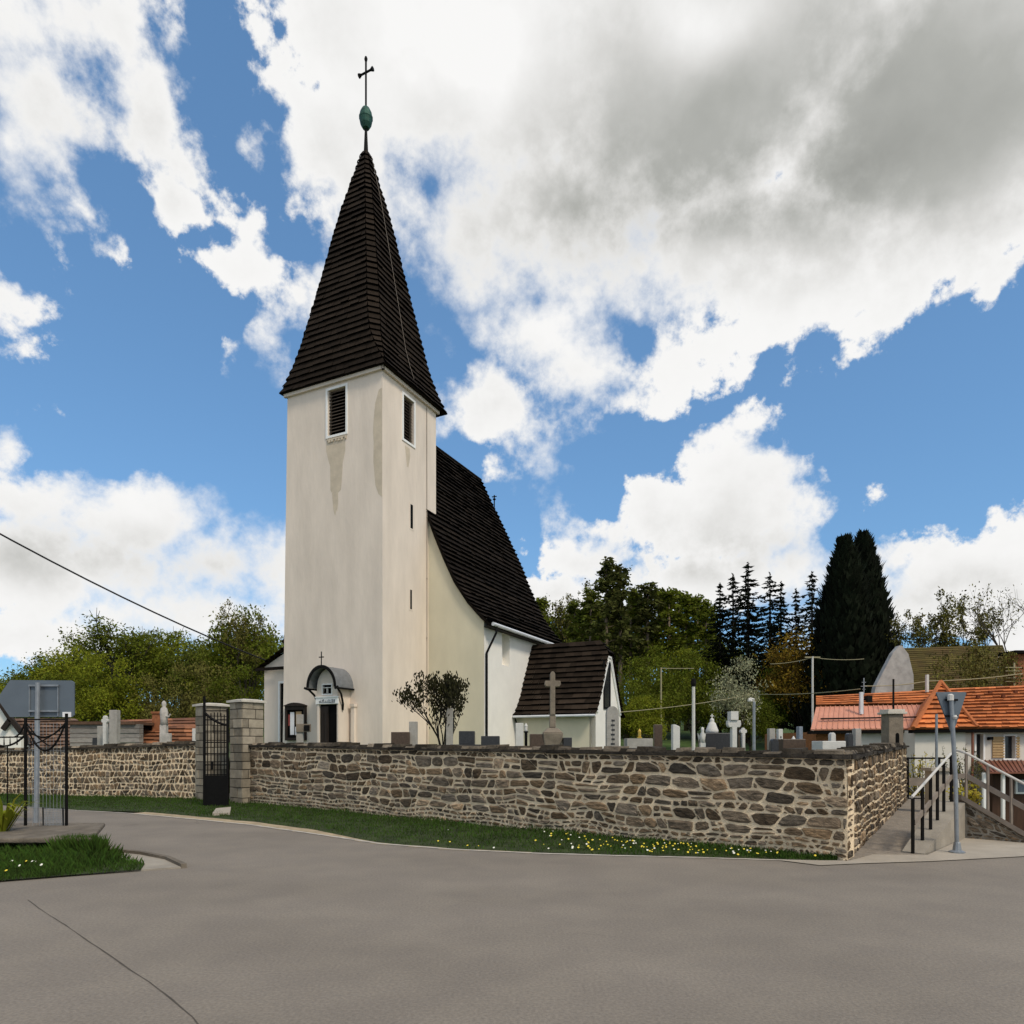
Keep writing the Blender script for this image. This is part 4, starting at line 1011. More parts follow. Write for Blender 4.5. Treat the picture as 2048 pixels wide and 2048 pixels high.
# praying figure on the dark tomb
root = thing('statue', 'white kneeling stone figure under a small cross on the dark box tomb', 'statue', at(1424, 1466, 16.4))
c = at(1424, 1466, 16.45); m = MB()
m.lathe(c, [(.15, .0), (.155, .06), (.13, .12), (.10, .2), (.085, .24), (.05, .27), (.055, .30), (.045, .34), (.015, .36)], 12); m.build('figure', WSTONE, root, smooth=True)
m = MB(); m.box(c.x-.012, c.x+.012, c.y-.012, c.y+.012, c.z+.35, c.z+.46); m.box(c.x-.04, c.x+.04, c.y-.011, c.y+.011, c.z+.40, c.z+.425); m.build('cross', WSTONE, root)
root = thing('statue', 'small white stone angel standing left of the dark box tomb', 'statue', at(1405, 1490, 16.0))
c = at(1405, 1490, 16.0); c.z = YZ; m = MB(); m.box(c.x-.06, c.x+.06, c.y-.06, c.y+.06, YZ-.05, EYE+.05); m.build('pedestal', WSTONE, root)
m = MB(); m.lathe(Vector((c.x, c.y, EYE+.05)), [(.065, 0), (.05, .12), (.06, .2), (.03, .26), (.04, .30), (.035, .35), (.01, .37)], 10); m.build('figure', WSTONE, root, smooth=True)
m = MB()
for sg in (1, -1): m.prism([(c.x+sg*.03, c.y+.05, EYE+.2), (c.x+sg*.1, c.y+.06, EYE+.28), (c.x+sg*.07, c.y+.06, EYE+.1)], (0, .02, 0))
m.build('wing', WSTONE, root)
# lantern pillar by the corner
root = thing('lantern_pillar', 'grey stone lantern pillar with arched niche and pale cap behind the wall corner', 'pillar', (10.2, 18.6, YZ))
Y = 18.4; x0, x1 = (1778-CX)/F*Y, (1807-CX)/F*Y; zt = EYE+(HY-1428)/F*Y
m = MB(); m.box(x0, x1, Y, Y+.4, YZ-.1, zt); m.build('shaft', BROWNST, root, bevel=.01)
m = MB(); m.box(x0-.07, x1+.07, Y-.07, Y+.47, zt, zt+.06); m.box(x0-.03, x1+.03, Y-.03, Y+.43, zt+.061, zt+.13); m.build('cap', CAPW, root, bevel=.01)
m = MB(); xc = (x0+x1)/2+.03; m.prism([(xc-.05, Y-.004, YZ+.3), (xc+.05, Y-.004, YZ+.3)]+[(xc+.05*math.cos(a), Y-.004, 1.92+.06*math.sin(a)) for a in [math.pi*k/8 for k in range(9)]], (0, .02, 0)); m.build('niche', BLACK, root)
# grave lanterns
def lantern(label, px, ytop, Y, m_):
    c = at(px, ytop, Y); root = thing('grave_lantern', label, 'lantern', (c.x, c.y, YZ)); h = c.z-YZ
    m = MB(); m.lathe(Vector((c.x, c.y, YZ-.02)), [(.035, 0), (.035, h-.2), (.06, h-.19), (.06, h-.16)], 8); m.build('stand', m_, root)
    m = MB(); m.lathe(Vector((c.x, c.y, YZ)), [(.03, h-.18), (.04, h-.16), (.04, h-.06), (.048, h-.05), (.02, h), (.008, h+.02)], 8); m.build('lamp', WSTONE if m_ is IRON else m_, root)
lantern('black stemmed grave lantern before the chapel wall', 1052, 1448, 17, IRON)
lantern('gilded grave lantern on the long pale tomb slab', 1279, 1459, 16.6, GOLD)
lantern('little white candle lantern near the thin blue-grey stele', 1587, 1474, 14.6, WSTONE)
# wayside cross by the notice board
root = thing('wooden_cross', 'grey post cross with a lamp box before the notice board', 'cross', (at(599, 1490, 21).x, 21, YZ))
Y = 21; x = (600-CX)/F*Y; m = MB(); m.box(x-.1, x+.1, Y-.06, Y+.06, YZ-.05, EYE+(HY-1429)/F*Y); m.build('post', GSTONE, root, bevel=.01)
m = MB(); m.box(x-.09, x+.36, Y-.1, Y-.061, EYE+(HY-1464)/F*Y, EYE+(HY-1448)/F*Y); m.build('arm', BROWNST, root)
m = MB(); m.box(x+.16, x+.33, Y-.13, Y-.101, EYE+(HY-1463)/F*Y+.02, EYE+(HY-1449)/F*Y-.02); m.build('lamp_box', IRON, root)
# graves of the left yard
slabstone('gravestone', 'tall plain grey stele above the far stone wall', 'gravestone', 218, 233, 1420, 24.0, GSTONE, .25)
slabstone('gravestone', 'low grey gravestone behind the far stone wall beside the grey boards', 'gravestone', 194, 205, 1452, 25.0, GSTONE, .2)
slabstone('gravestone', 'pale square gravestone beside the left gate pillar', 'gravestone', 384, 397, 1457, 22.6, WSTONE, .15)
root = thing('statue', 'pale stone saint on a tall column above the far wall', 'statue', (at(329, 1480, 23).x, 23, YZ)); Y = 23; x = (328-CX)/F*Y
m = MB(); m.box(x-.16, x+.16, Y-.16, Y+.16, YZ-.05, YZ+.5); m.box(x-.1, x+.1, Y-.1, Y+.1, YZ+.5, EYE+(HY-1450)/F*Y); m.box(x-.0, x+.35, Y-.3, Y-.17, YZ-.02, EYE+(HY-1467)/F*Y); m.build('column', PALEST, root, bevel=.01)
m = MB(); m.lathe(Vector((x, Y, EYE+(HY-1450)/F*Y)), [(.12, 0), (.11, .2), (.13, .42), (.10, .56), (.05, .61), (.075, .68), (.07, .76), (.02, .82)], 12); m.build('figure', PALEST, root, smooth=True)
m = MB(); z_ = EYE+(HY-1432)/F*Y; m.tube([(x+.08, Y-.05, z_), (x+.2, Y-.08, z_-.03), (x+.26, Y-.08, z_+.06)], .03, 6); m.build('arm', PALEST, root)

# ------------------------------------------------------------------ poles, signs, wires
def pole(name, label, cat, px, ytop, Y, r, m_, zb, head=None, group=None):
    c = at(px, ytop, Y); root = thing(name, label, cat, (c.x, Y, zb), group)
    m = MB(); m.tube([(c.x, Y, zb-.2), (c.x, Y, zb+(c.z-zb)*.5), (c.x, Y, c.z)], [r*1.2, r*1.05, r], 8); m.build('pole', m_, root)
    return root, c
rt, c = pole('lamp_post', 'white lamp post with dark top standing in the churchyard lawn', 'lamp post', 1387, 1372, 30, .07, WSTONE, YZ)
m = MB(); m.lathe(c, [(.09, -.02), (.12, .1), (.1, .3), (.02, .34)], 8); m.build('lamp_head', IRON, rt)
rt, c = pole('lamp_post', 'grey lamp post with a small curved head behind the broad white cross', 'lamp post', 1508, 1404, 26, .055, GALV, YZ)
m = MB(); m.tube([c+Vector((.02, 0, -.05)), c+Vector((-.02, 0, .1)), c+Vector((-.14, 0, .13)), c+Vector((-.2, 0, .08))], .05, 6); m.lathe(c+Vector((-.15, 0, .02)), [(.02, .1), (.1, .05), (.1, .0), (.03, -.03)], 8); m.build('lamp_head', WSTONE, rt)
pole('utility_pole', 'slim bare grey pole rising beside the white slanted gravestone', 'pole', 1322, 1335, 40, .05, CABLEP, YZ)
rt, c = pole('utility_pole', 'pale utility pole with wires before the tall black conifers', 'pole', 1625, 1313, 45, .07, WSTONE, YZ)
m = MB(); m.bar(c+Vector((-.5, 0, -.05)), c+Vector((.5, 0, -.05)), .08); m.build('crossarm', CABLEP, rt)
rt, c2 = pole('utility_pole', 'thin pole carrying the pale wire behind the blossoming shrub', 'pole', 1506, 1386, 44, .05, CABLEP, YZ)
def wire(label, pts, r, m_, sag=0.0):
    P = []
    for a, b in zip(pts[:-1], pts[1:]):
        for k in range(9 if sag else 5): 
            t = k/(9 if sag else 5); p = a.lerp(b, t); p.z -= sag*4*t*(1-t); P.append(p)
    P.append(pts[-1]); m = MB(); m.tube(P, r, 5); return tag(m.build('wire', m_), label, 'wire')
wire('thick black cable slanting down from the sky to the stair roof beside the tower', [at(-60, 1035, 24), ch(7.2, .7, 5.6)], .035, CABLE, .25)
rt = thing('utility_pole', 'wooden pole at the street side carrying the thick black cable', 'pole', (at(-60, 1035, 24).x, 24, 0)); m = MB()
p = at(-60, 1035, 24); m.tube([(p.x, 24, -.2), (p.x, 24, p.z+.4)], [.14, .1], 10); m.build('pole', BARK, rt)
wire('pale wire running from the chapel gable over the lawn to the red roof', [ch(AT1-.1, AU1-.3, 3.3), at(1506, 1388, 44), at(1720, 1378, 32)], .022, CABLEP, .12)
wire('pale wire strung between the pole by the black conifers and the barn', [at(1540, 1328, 46), at(1625, 1315, 45), at(1728, 1318, 45)], .022, CABLEP, .1)
wire('pale wire above the orange roof running to the brick house', [at(1728, 1372, 33), at(1858, 1362, 33), at(2046, 1347, 34)], .022, CABLEP, .08)
wire('thin pale wire frame between the bare pole and the lawn bushes', [at(1322, 1337, 40), at(1388, 1337, 41)], .02, CABLEP)
# direction sign from behind
sg = thing('road_sign', 'grey back of an arrow-shaped direction sign on a steel pole', 'sign', (at(80, 1655, 13.4).x, 13.4, 0))
Y = 13.3; out = [(148, 1365), (148, 1430), (144, 1434), (20, 1434), (-6, 1397), (20, 1360), (142, 1361)]
m = MB(); m.prism([at(a, b, Y) for a, b in out], (0, .03, 0)); m.build('panel', SIGNB, sg)
m = MB()
for y_ in (1371, 1422): m.bar(at(58, y_, Y-.03), at(117, y_, Y-.03), .035, .035)
for x_ in (59, 116): m.bar(at(x_, 1371, Y-.015), at(x_, 1432, Y-.015), .015, .02)
m.build('bracket', GALV, sg)
m = MB(); p = at(82, 1655, Y); m.tube([(p.x-.03, Y-.1, 0), (p.x, Y-.09, at(0, 1366, Y).z)], .043, 10); m.build('pole', GALV, sg)
m = MB(); a, b = at(125, 1434, Y-.012), at(142, 1424, Y-.012); m.box(a.x, b.x, Y-.014, Y-.004, a.z, b.z); m.build('sticker', PAPER, sg)
# give-way sign from behind
sg = thing('road_sign', 'grey back of a triangular give-way sign with the point down', 'sign', gnd(1914, 1705)); Y = gnd(1914, 1705).y
tri = [(1873, 1386), (1875, 1384), (1930, 1384), (1933, 1386), (1908, 1462), (1902, 1462)]
m = MB(); m.prism([at(a, b, Y-.02) for a, b in tri], (0, .025, 0)); m.build('panel', SIGNB, sg)
m = MB(); m.tube([at(1914, 1705, Y-.08)+Vector((.0, 0, -.02)), at(1911, 1560, Y-.075), at(1902, 1392, Y-.07)], .030, 10); m.lathe(Vector((at(1914, 1705, Y-.08).x, Y-.08, 0)), [(.11, 0), (.11, .03), (.06, .05), (.045, .16), (.04, .17)], 10); m.build('pole', GALV, sg)
m = MB()
for y_ in (1400, 1432): m.bar(at(1891, y_, Y-.045), at(1915, y_, Y-.045), .03, .03)
m.bar(at(1902, 1398, Y-.05), at(1904, 1434, Y-.05), .02, .03)
m.build('bracket', IRON, sg)
m = MB(); p = at(1910, 1434, Y-.13); m.lathe(p, [(.02, -.03), (.035, 0), (.02, .03)], 8); m.build('clamp', WSTONE, sg); m = MB(); p = at(1901, 1397, Y-.07); m.lathe(p, [(.045, -.03), (.045, .05), (.02, .07)], 8); m.build('clamp', WSTONE, sg)

# ------------------------------------------------------------------ stair wall and railings on the right
sw = thing('stair_wall', 'low wall of brown stone blocks with sloping coping beside the steps', 'wall', K2)
K3 = Vector((8.8, 11.25, 0))
def P2(s, z, o):
    d = (K3-K2).normalized(); L = (K3-K2).length; nn = Vector((d.y, -d.x, 0)); t = s/L
    return K2+d*s+nn*o+Vector((0, 0, -.05+z*(1-t)*.70/.62))
ms = MB(); L2 = (K3-K2).length; stone_face(ms, P2, L2, .60, .06, .15, .08, .3, 44, .012)
ms.build('stone', STONE, sw)
m = MB(); bkv = Vector((.05, .35, 0))
m.prism([P2(0, 0, 0), P2(L2, 0, 0), P2(L2, .6, 0), P2(0, .6, 0)], bkv)
# ramped side wall along the walk
top1 = .64; hw_ = Vector((-.34, .16, 0))*1.0
m.hexa([K1+Vector((0, 0, -.1)), K2+Vector((-.004, -.004, -.1)), K2+Vector((-.3, .36, -.1)), K1+Vector((-.22, .2, -.1))], [K1+Vector((0, 0, .03)), K2+Vector((-.004, -.004, top1)), K2+Vector((-.3, .36, top1)), K1+Vector((-.22, .2, .03))])
m.build('masonry', CONC, sw)
m = MB()
a0, a1 = P2(-.05, .62, .05), P2(L2, .62, .05)
m.hexa([a0, a1, a1+bkv*1.25, a0+bkv*1.25], [p+Vector((0, 0, .09)) for p in (a0, a1, a1+bkv*1.25, a0+bkv*1.25)]); m.build('coping', RAILB, sw)
rl = thing('handrail', 'metal handrail rising along the walk and over the steps', 'railing', K1)
tp = [K1+Vector((-.12, .08, 0)), K2+Vector((-.15, .16, 0))]
def onw(t): p = tp[0].lerp(tp[1], t); return Vector((p.x, p.y, .02+(top1-.02)*t))
for t in (0, .22, .42, .6, .78, 1.0): m = MB(); p = onw(t); m.bar(p, p+Vector((0, 0, .84)), .036); m.build('post', IRON, rl)
for t in (.07, .36, .66, .98):
    m = MB(); p = K2.lerp(K3, t); z = .05+.62*(1-t)*1.1; p = p+Vector((.02, .15, 0)); m.bar(Vector((p.x, p.y, z)), Vector((p.x, p.y, z+.80)), .036); m.build('post', RAILB, rl)
m = MB(); h_ = Vector((0, 0, .86))
e_ = [Vector((p.x+.02, p.y+.15, .05+.62*(1-t)*1.1+.82)) for t, p in ((.07, K2.lerp(K3, .07)), (1.0, K3))]
m.tube([onw(-.02)+h_, onw(.5)+h_, onw(.97)+h_, onw(1.06)+h_+Vector((.05, .0, .02)), e_[0], e_[1]], .021, 8); m.build('handrail_bar', RAILW, rl)
m = MB(); h2 = Vector((0, 0, .44))
for a, b in ((onw(.03)+h2, onw(1.0)+h2), (onw(1.0)+h2, e_[0]-Vector((0, 0, .40))), (e_[0]-Vector((0, 0, .40)), e_[1]-Vector((0, 0, .40)))): m.bar(a, b, .03, .085)
m.build('lower_rail', RAILB, rl)
# garden gate at the end of the walk
gg = thing('garden_gate', 'dark framed garden gate with a brown board across the end of the walk', 'gate', (12.4, 20.9, 0))
m = MB(); x0, x1, x2 = (1815-CX)/F*20.6, (1878-CX)/F*20.6, (1906-CX)/F*20.6
for x in (x0, x1, x2): m.bar((x, 20.6, -.1), (x, 20.6, 1.28), .06)
for z in (1.25, .02): m.bar((x0, 20.6, z), (x2, 20.6, z), .05)
m.build('frame', IRON, gg)
m = MB(); m.box(x0, x2, 20.57, 20.60, .42, .66); m.build('board', RAILB, gg)
pole('garden_pole', 'slender steel pole in the garden behind the handrail', 'pole', 1873, 1428, 19.6, .035, GALV, -.2)
m = MB(); c = at(1876, 1560, 16.5); m.box(c.x-.2, c.x+.2, 16.4, 16.7, 0.0, 1.02); m.box(c.x-.26, c.x+.26, 16.34, 16.76, 1.021, 1.1)
tag(m.build('meter_box', PAVE), 'pale concrete meter box beside the end of the walk', 'box')

# ------------------------------------------------------------------ house with orange roofs
hs = thing('house', 'white house with orange tiled roofs and a salmon metal lower roof below the churchyard', 'house', (17, 28, -2.4))
HYd = 28.0
def hx(px, Y=HYd): return (px-CX)/F*Y
def hz(py, Y=HYd): return EYE+(HY-py)/F*Y
EZ = hz(1461)
m = MB()
X0, X1, X2, X3 = hx(1716), hx(1828), hx(1955), hx(2160)
WN = [(hx(1952)-X0, hx(1966)-X0, hz(1520), hz(1468)), (hx(2009)-X0, hx(2030)-X0, hz(1517), hz(1472))]
holed(m, lambda u, z: Vector((X0+u, HYd, z)), X3-X0, -2.5, EZ, WN, (0, .2, 0))
m.quad((X3, HYd, -2.5), (X3, HYd+8, -2.5), (X3, HYd+8, EZ), (X3, HYd, EZ)); m.quad((X0, HYd, -2.5), (X0, HYd+8, -2.5), (X0, HYd+8, EZ), (X0, HYd, EZ))
m.build('wall', HOUSEW, hs)
for u0, u1, z0, z1 in WN:
    b = .07; m = MB()
    for (a, bb, c_, d_) in ((u0-b, u0, z0-b, z1+b), (u1, u1+b, z0-b, z1+b), (u0, u1, z1, z1+b), (u0, u1, z0-b, z0)): m.box(X0+a, X0+bb, HYd-.03, HYd-.002, c_, d_)
    wfr = m.build('window_frame', TRIMW, hs)
    m = MB(); m.box(X0+u0, X0+u1, HYd+.18, HYd+.2, z0, z1); m.build('pane', GLASSM, wfr)
for a, b in ((1984, 2007), (2031, 2038)):
    m = MB(); z0, z1 = hz(1516), hz(1473)
    for k in range(8): z = z0+(z1-z0)*k/8; m.box(hx(a), hx(b), HYd-.06, HYd-.02, z+.02, z+.085)
    m.box(hx(a), hx(b), HYd-.02, HYd-.003, z0, z1); m.build('shutter', SHUT, hs)
m = MB(); m.box(hx(1974), hx(1980), HYd-.2, HYd, hz(1480), hz(1474)); m.build('wall_lamp', IRON, hs)
# wooden left end
m = MB(); m.box(hx(1638), X0-.003, HYd+.3, HYd+6, -2.5, EZ-.05); m.build('wooden_wall', WOODW, hs)
for px in (1646, 1650, 1686):
    m = MB(); m.box(hx(px), hx(px)+.08, HYd+.25, HYd+.298, hz(1467), hz(1463)); m.build('gable_light', TRIMW, hs)
# roofs: left wing (metal below, tile above), right wing tile
rr = random.Random(21)
def tiled(mb, bl, br, tl, tr, n, w, lift, lo=.75, hi=1.2):
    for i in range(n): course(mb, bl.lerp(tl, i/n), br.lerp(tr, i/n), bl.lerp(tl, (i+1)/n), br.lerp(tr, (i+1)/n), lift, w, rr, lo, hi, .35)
V = Vector
eL, eR = V((hx(1621, 27.6), 27.6, hz(1461, 27.6))), V((hx(1905, 27.6), 27.6, hz(1458, 27.6)))
mL, mR = V((hx(1632, 29.5), 29.5, hz(1416, 29.5))), V((hx(1880, 29.5), 29.5, hz(1411, 29.5)))
rL, rR = V((hx(1632, 30.6), 30.6, hz(1392, 30.6))), V((hx(1880, 30.6), 30.6, hz(1379, 30.6)))
m = MB(); m.hexa([eL, eR, mR, mL], [p+V((0, -.02, .05)) for p in (eL, eR, mR, mL)])
for k in range(1, 26): a, b = eL.lerp(eR, k/26), mL.lerp(mR, k/26); m.bar(a+V((0, -.02, .06)), b+V((0, -.02, .06)), .03, .05)
m.bar(eL.lerp(mL, .36)+V((.3, -.1, .12)), eR.lerp(mR, .36)+V((-2, -.1, .12)), .04, .05)
m.build('metal_roof', SALMON, hs)
m = MB(); m.bar(eL.lerp(mL, .33)+V((.3, -.1, .16)), eR.lerp(mR, .33)+V((-1.2, -.1, .16)), .05, .06); m.build('snow_rail', IRON, hs)
m = MB(); tiled(m, mL+V((0, 0, .12)), mR+V((0, 0, .12)), rL, rR, 5, .35, .045); 
m.quad(rL, rR, rR+V((0, 4, -1.5)), rL+V((2.2, 4, -1.5)))
m.build('tile_roof', TILE, hs)
m = MB(); m.obox(eL+V((0, .02, -.14)), eR-eL, V((0, .3, 0)), V((0, 0, .13))); m.build('fascia', BLACK, hs)
fL, fR = V((hx(1885, 27.6), 27.6, hz(1458, 27.6))), V((hx(2170, 27.6), 27.6, hz(1455, 27.6)))
gL, gR = V((hx(1870, 31.5), 31.5, hz(1378, 31.5))), V((hx(2170, 31.5), 31.5, hz(1366, 31.5)))
m = MB(); tiled(m, fL, fR, gL, gR, 13, .32, .085)
m.quad(gL, gR, gR+V((0, 5, -2)), gL+V((0, 5, -2)))
for k in range(11):
    p = fL.lerp(fR, .1+k*.085).lerp(gL.lerp(gR, .1+k*.085), .70+.10*(k % 2)); m.box(p.x-.07, p.x+.07, p.y-.12, p.y-.02, p.z, p.z+.14, (.25, .2, .2))
m.build('tile_roof', TILE, hs)
m = MB(); m.obox(fL+V((0, .02, -.16)), fR-fL, V((0, .3, 0)), V((0, 0, .14))); m.build('fascia', BLACK, hs)
# projecting hip
hA, hB, hT = V((hx(1826, 26.6), 26.6, hz(1459, 26.6))), V((hx(1954, 26.6), 26.6, hz(1457, 26.6))), V((hx(1881, 29.3), 29.3, hz(1366, 29.3)))
hC, hD = V((hx(1890, 26.6), 30, hA.z)), V((hx(1954, 26.6), 30, hB.z))
m = MB()
for i in range(10): course(m, hA.lerp(hT, i/10), hB.lerp(hT, i/10), hA.lerp(hT, (i+1)/10), hB.lerp(hT, (i+1)/10),   .085, .3, rr, .75, 1.2, .35)
m.tri(hC, hA, hT); m.tri(hB, hD, hT)
for a in (hA, hB): m.tube([a+V((0, -.02, .05)), hT+V((0, -.02, .06))], .09, 6, t=(.75, .72, .7))
m.build('hip_roof', TILE, hs)
m = MB(); m.box(hA.x+.25, hB.x-.25, 26.9, HYd-.002, -2.5, hA.z-.02); m.build('bay_wall', HOUSEW, hs)
m = MB(); m.obox(hA+V((0, .02, -.14)), hB-hA, V((0, .3, 0)), V((0, 0, .12))); m.build('fascia', BLACK, hs)
m = MB(); x = hx(1945, 26.8); m.tube([(x, 26.8, hA.z-.05), (x, 26.8, 1.2), (x-.05, 26.8, -2.4)], .05, 6); m.build('downpipe', REDBR, hs)
# lower lean-to
lL, lR, uL, uR = V((hx(1975, 25.6), 25.6, hz(1547, 25.6))), V((hx(2150, 25.6), 25.6, hz(1548, 25.6))), V((hx(1952, HYd), HYd-.01, hz(1524, HYd))), V((hx(2150, HYd), HYd-.01, hz(1524, HYd)))
m = MB(); m.hexa([lL, lR, uR, uL], [p+V((0, 0, .06)) for p in (lL, lR, uR, uL)])
for k in range(1, 22): a, b = lL.lerp(lR, k/22), uL.lerp(uR, k/22); m.bar(a+V((0, 0, .075)), b+V((0, 0, .075)), .03, .05)
m.build('lean_to_roof', REDBR, hs)
m = MB(); m.box(hx(1985, 26.4), hx(2150, 26.4), 26.4, 26.6, -2.5, lL.z); m.build('lean_to_wall', DKBR, hs)
for px in (1968, 2006): 
    m = MB(); x = hx(px, 25.8); m.box(x-.05, x+.05, 25.75, 25.85, -2.5, lL.z+.02); m.build('porch_post', TRIMW, hs)
m = MB(); z0, z1 = hz(1588, 26.3), hz(1560, 26.3)
m.box(hx(2033, 26.3), hx(2075, 26.3), 26.33, 26.398, z0, z1); wf = m.build('lean_to_window', TRIMW, hs)
m = MB(); m.box(hx(2037, 26.3), hx(2071, 26.3), 26.30, 26.329, z0+.08, z1-.08); m.build('pane', BLGRAN, wf)
# roof furniture
def rb(name, m_, px0, px1, y0, y1, Y, d=.12, lean=0):
    m = MB(); m.box(hx(px0, Y), hx(px1, Y), Y, Y+d, hz(y1, Y), hz(y0, Y)); return m.build(name, m_, hs)
rb('flue_pipe', ZINCW, 1721, 1727, 1384, 1428, 28.6); rb('flue_pipe', WSTONE, 1853.5, 1858, 1349, 1384, 30.2); rb('roof_pole', IRON, 1786, 1789, 1358, 1432, 28.7, .05)
rb('skylight', IRON, 1735, 1745, 1391, 1407, 29.6, .3); rb('antenna', GALV, 1727.4, 1728.8, 1356, 1398, 30.4, .03)
m = MB(); 
for y_, w in ((1364, 4), (1372, 6), (1378, 3)): m.box(hx(1728-w, 30.4), hx(1728+w, 30.4), 30.4, 30.43, hz(y_+1, 30.4), hz(y_, 30.4))
m.build('antenna_rod', GALV, hs)
# barn behind
bn = thing('barn', 'old barn with a bare grey gable and a dull brown roof behind the orange roofs', 'barn', (23, 40, 0)); Y = 40
gp_ = [(1746, 1400), (1752, 1372), (1786, 1306), (1799, 1291), (1804, 1291), (1817, 1308), (1827, 1350), (1828, 1400)]
m = MB(); m.prism([at(a, b, Y) for a, b in gp_], (0, .4, 0)); m.build('gable_wall', GABLEG, bn)
m = MB(); bl, br, tl, tr = at(1826, 1392, 39.8), at(2040, 1380, 39.8), at(1808, 1296, 41.5), at(2005, 1290, 41.5)
BROOF = mat('mossy_brown_roof', (0.115, 0.075, 0.028), 0.9, .3, .6, .3, 6, tint=True, col2=(0.075, 0.070, 0.014))
tiled(m, bl, br, tl, tr, 24, .6, .03, .8, 1.2); m.quad(tl, tr, tr+V((0, 4, -3)), tl+V((0, 4, -3)))
m.build('roof', BROOF, bn)
# brick house at the edge
bh = thing('brick_house', 'dark red brick house with a projecting flat roof edge past the orange roof', 'house', (at(2050, 1400, 36).x, 36, 0)); Y = 36
m = MB(); m.box(at(2030, 0, Y).x, at(2140, 0, Y).x, Y, Y+.8, -1, at(0, 1308, Y).z)
m.build('wall', BRICK, bh)
m = MB(); m.box(at(2022, 0, Y).x, at(2148, 0, Y).x, Y-.3, Y+1.0, at(0, 1308, Y).z, at(0, 1302, Y).z); m.build('roof', BLACK, bh)
m = MB()
for k in range(5): m.box(at(2012, 0, 35).x, at(2044, 0, 35).x, 35, 35.05, at(0, 1334+k*7, 35).z-.04, at(0, 1334+k*7, 35).z)
m.box(at(2029, 0, 35).x, at(2032, 0, 35).x, 35.051, 35.1, at(0, 1385, 35).z, at(0, 1325, 35).z); m.build('balcony_rail', CABLEP, bh)

# ------------------------------------------------------------------ buildings behind the left wall
lh = thing('house', 'white gabled house with dark bargeboards and a brown tiled roof behind the direction sign', 'house', (-23, 30, 0)); Y = 30
m = MB(); m.prism([at(a, b, Y) for a, b in ((-70, 1560), (66, 1560), (66, 1497), (18, 1440), (-14, 1385), (-70, 1470))], (0, .3, 0)); m.build('gable_wall', WHITE, lh)
m = MB()
for a, b in (((-14, 1383), (20, 1436)), ((20, 1436), (70, 1498)), ((20, 1440), (6, 1459))): m.bar(at(*a, Y-.15), at(*b, Y-.15), .12, .2)
m.build('bargeboard', DARKWOOD, lh)
m = MB(); rr = random.Random(5)
tiled(m, at(66, 1498, 29.7), at(205, 1496, 31), at(24, 1437, 30.2), at(150, 1437, 33), 9, .4, .06, .6, 1.4); m.build('roof', TILEB, lh)
m = MB(); m.box(at(14, 0, 27).x, at(42, 0, 27).x, 27, 27.3, 0, at(0, 1470, 27).z); m.build('porch_wall', WHITE, lh)
gs = thing('shed', 'low shed of weathered grey horizontal boards behind the far stone wall', 'shed', (-21, 29, 1)); Y = 29
m = MB(); rr = random.Random(6)
for k in range(5):
    y0 = 1494-k*9.3; g = rr.uniform(.7, 1.3); a, b = at(140, y0, Y), at(279, y0-8.6, Y); m.box(a.x, b.x, Y-.03*(k % 2), Y+.3, a.z, b.z, (g, g, g))
m.build('board_wall', GREYB, gs)
m = MB(); a = at(136, 1449, Y); b = at(272, 1444, Y); m.box(a.x, b.x, Y-.1, Y+3, a.z, b.z+.02, (.8, .7, .6))
m.build('roof', TILEB, gs)
m = MB(); a, b = at(185, 1492, Y-.1), at(206, 1476, Y-.1); m.box(a.x, b.x, Y-.1, Y-.04, a.z, b.z); m.build('door', DGRAN, gs)
oh = thing('house', 'low house with a weathered orange-brown tiled roof and a brick chimney behind the far wall', 'house', (-18, 31, 1)); Y = 31
m = MB(); rr = random.Random(9)
tiled(m, at(272, 1489, 29.5), at(425, 1489, 29.5), at(262, 1452, 31), at(425, 1452, 31), 5, .5, .07, .6, 1.3)
tiled(m, at(262, 1455, 31.2), at(425, 1454, 31.2), at(236, 1440, 33), at(425, 1434, 33), 3, .5, .05, .5, 1.0)
m.bar(at(264, 1450, 29.6), at(276, 1490, 29.4), .12, .14, (.5, .5, .5))
TILEO = mat('weathered_orange_tile', (0.25, 0.105, 0.05), .85, .35, 2, .2, 20, tint=True)
m.build('roof', TILEO, oh)
m = MB(); m.box(at(272, 0, 29.8).x, at(425, 0, 29.8).x, 29.8, 31, 0, at(0, 1489, 29.8).z); m.build('wall', DKBR, oh)
m = MB(); m.box(at(304, 0, 30.5).x, at(323, 0, 30.5).x, 30.5, 31, at(0, 1470, 30.5).z, at(0, 1427, 30.5).z); m.box(at(302.5, 0, 30.5).x, at(324.5, 0, 30.5).x, 30.45, 31.05, at(0, 1427, 30.5).z, at(0, 1423, 30.5).z); m.build('chimney', BRICK, oh)

# ------------------------------------------------------------------ near left: fence panel, slab, grass island
sf = gnd(183, 1738); 
m = MB()
TIP = gnd(362, 1737)
isl = [gnd(-120, 1775), gnd(0, 1762), gnd(150, 1750), gnd(280, 1742), TIP, gnd(335, 1722), gnd(285, 1712), gnd(190, 1702), gnd(100, 1690), gnd(-160, 1680)]
m.prism([(p.x, p.y, -.05) for p in isl], (0, 0, .07)); struct(m.build('traffic_island', CONC))
kp = [gnd(-160, 1679), gnd(100, 1689), gnd(190, 1701), gnd(285, 1711), gnd(335, 1721), TIP+V((.03, .02, 0))]
m = MB(); 
for a, b in zip(kp[:-1], kp[1:]): m.bar(V((a.x, a.y, .025)), V((b.x, b.y, .025)), .07, .075)
struct(m.build('kerb', SLABC))
SZ = .36
sl_ = thing('concrete_slab', 'weathered concrete slab on short legs above the roadside grass', 'slab', (-7, 10, 0))
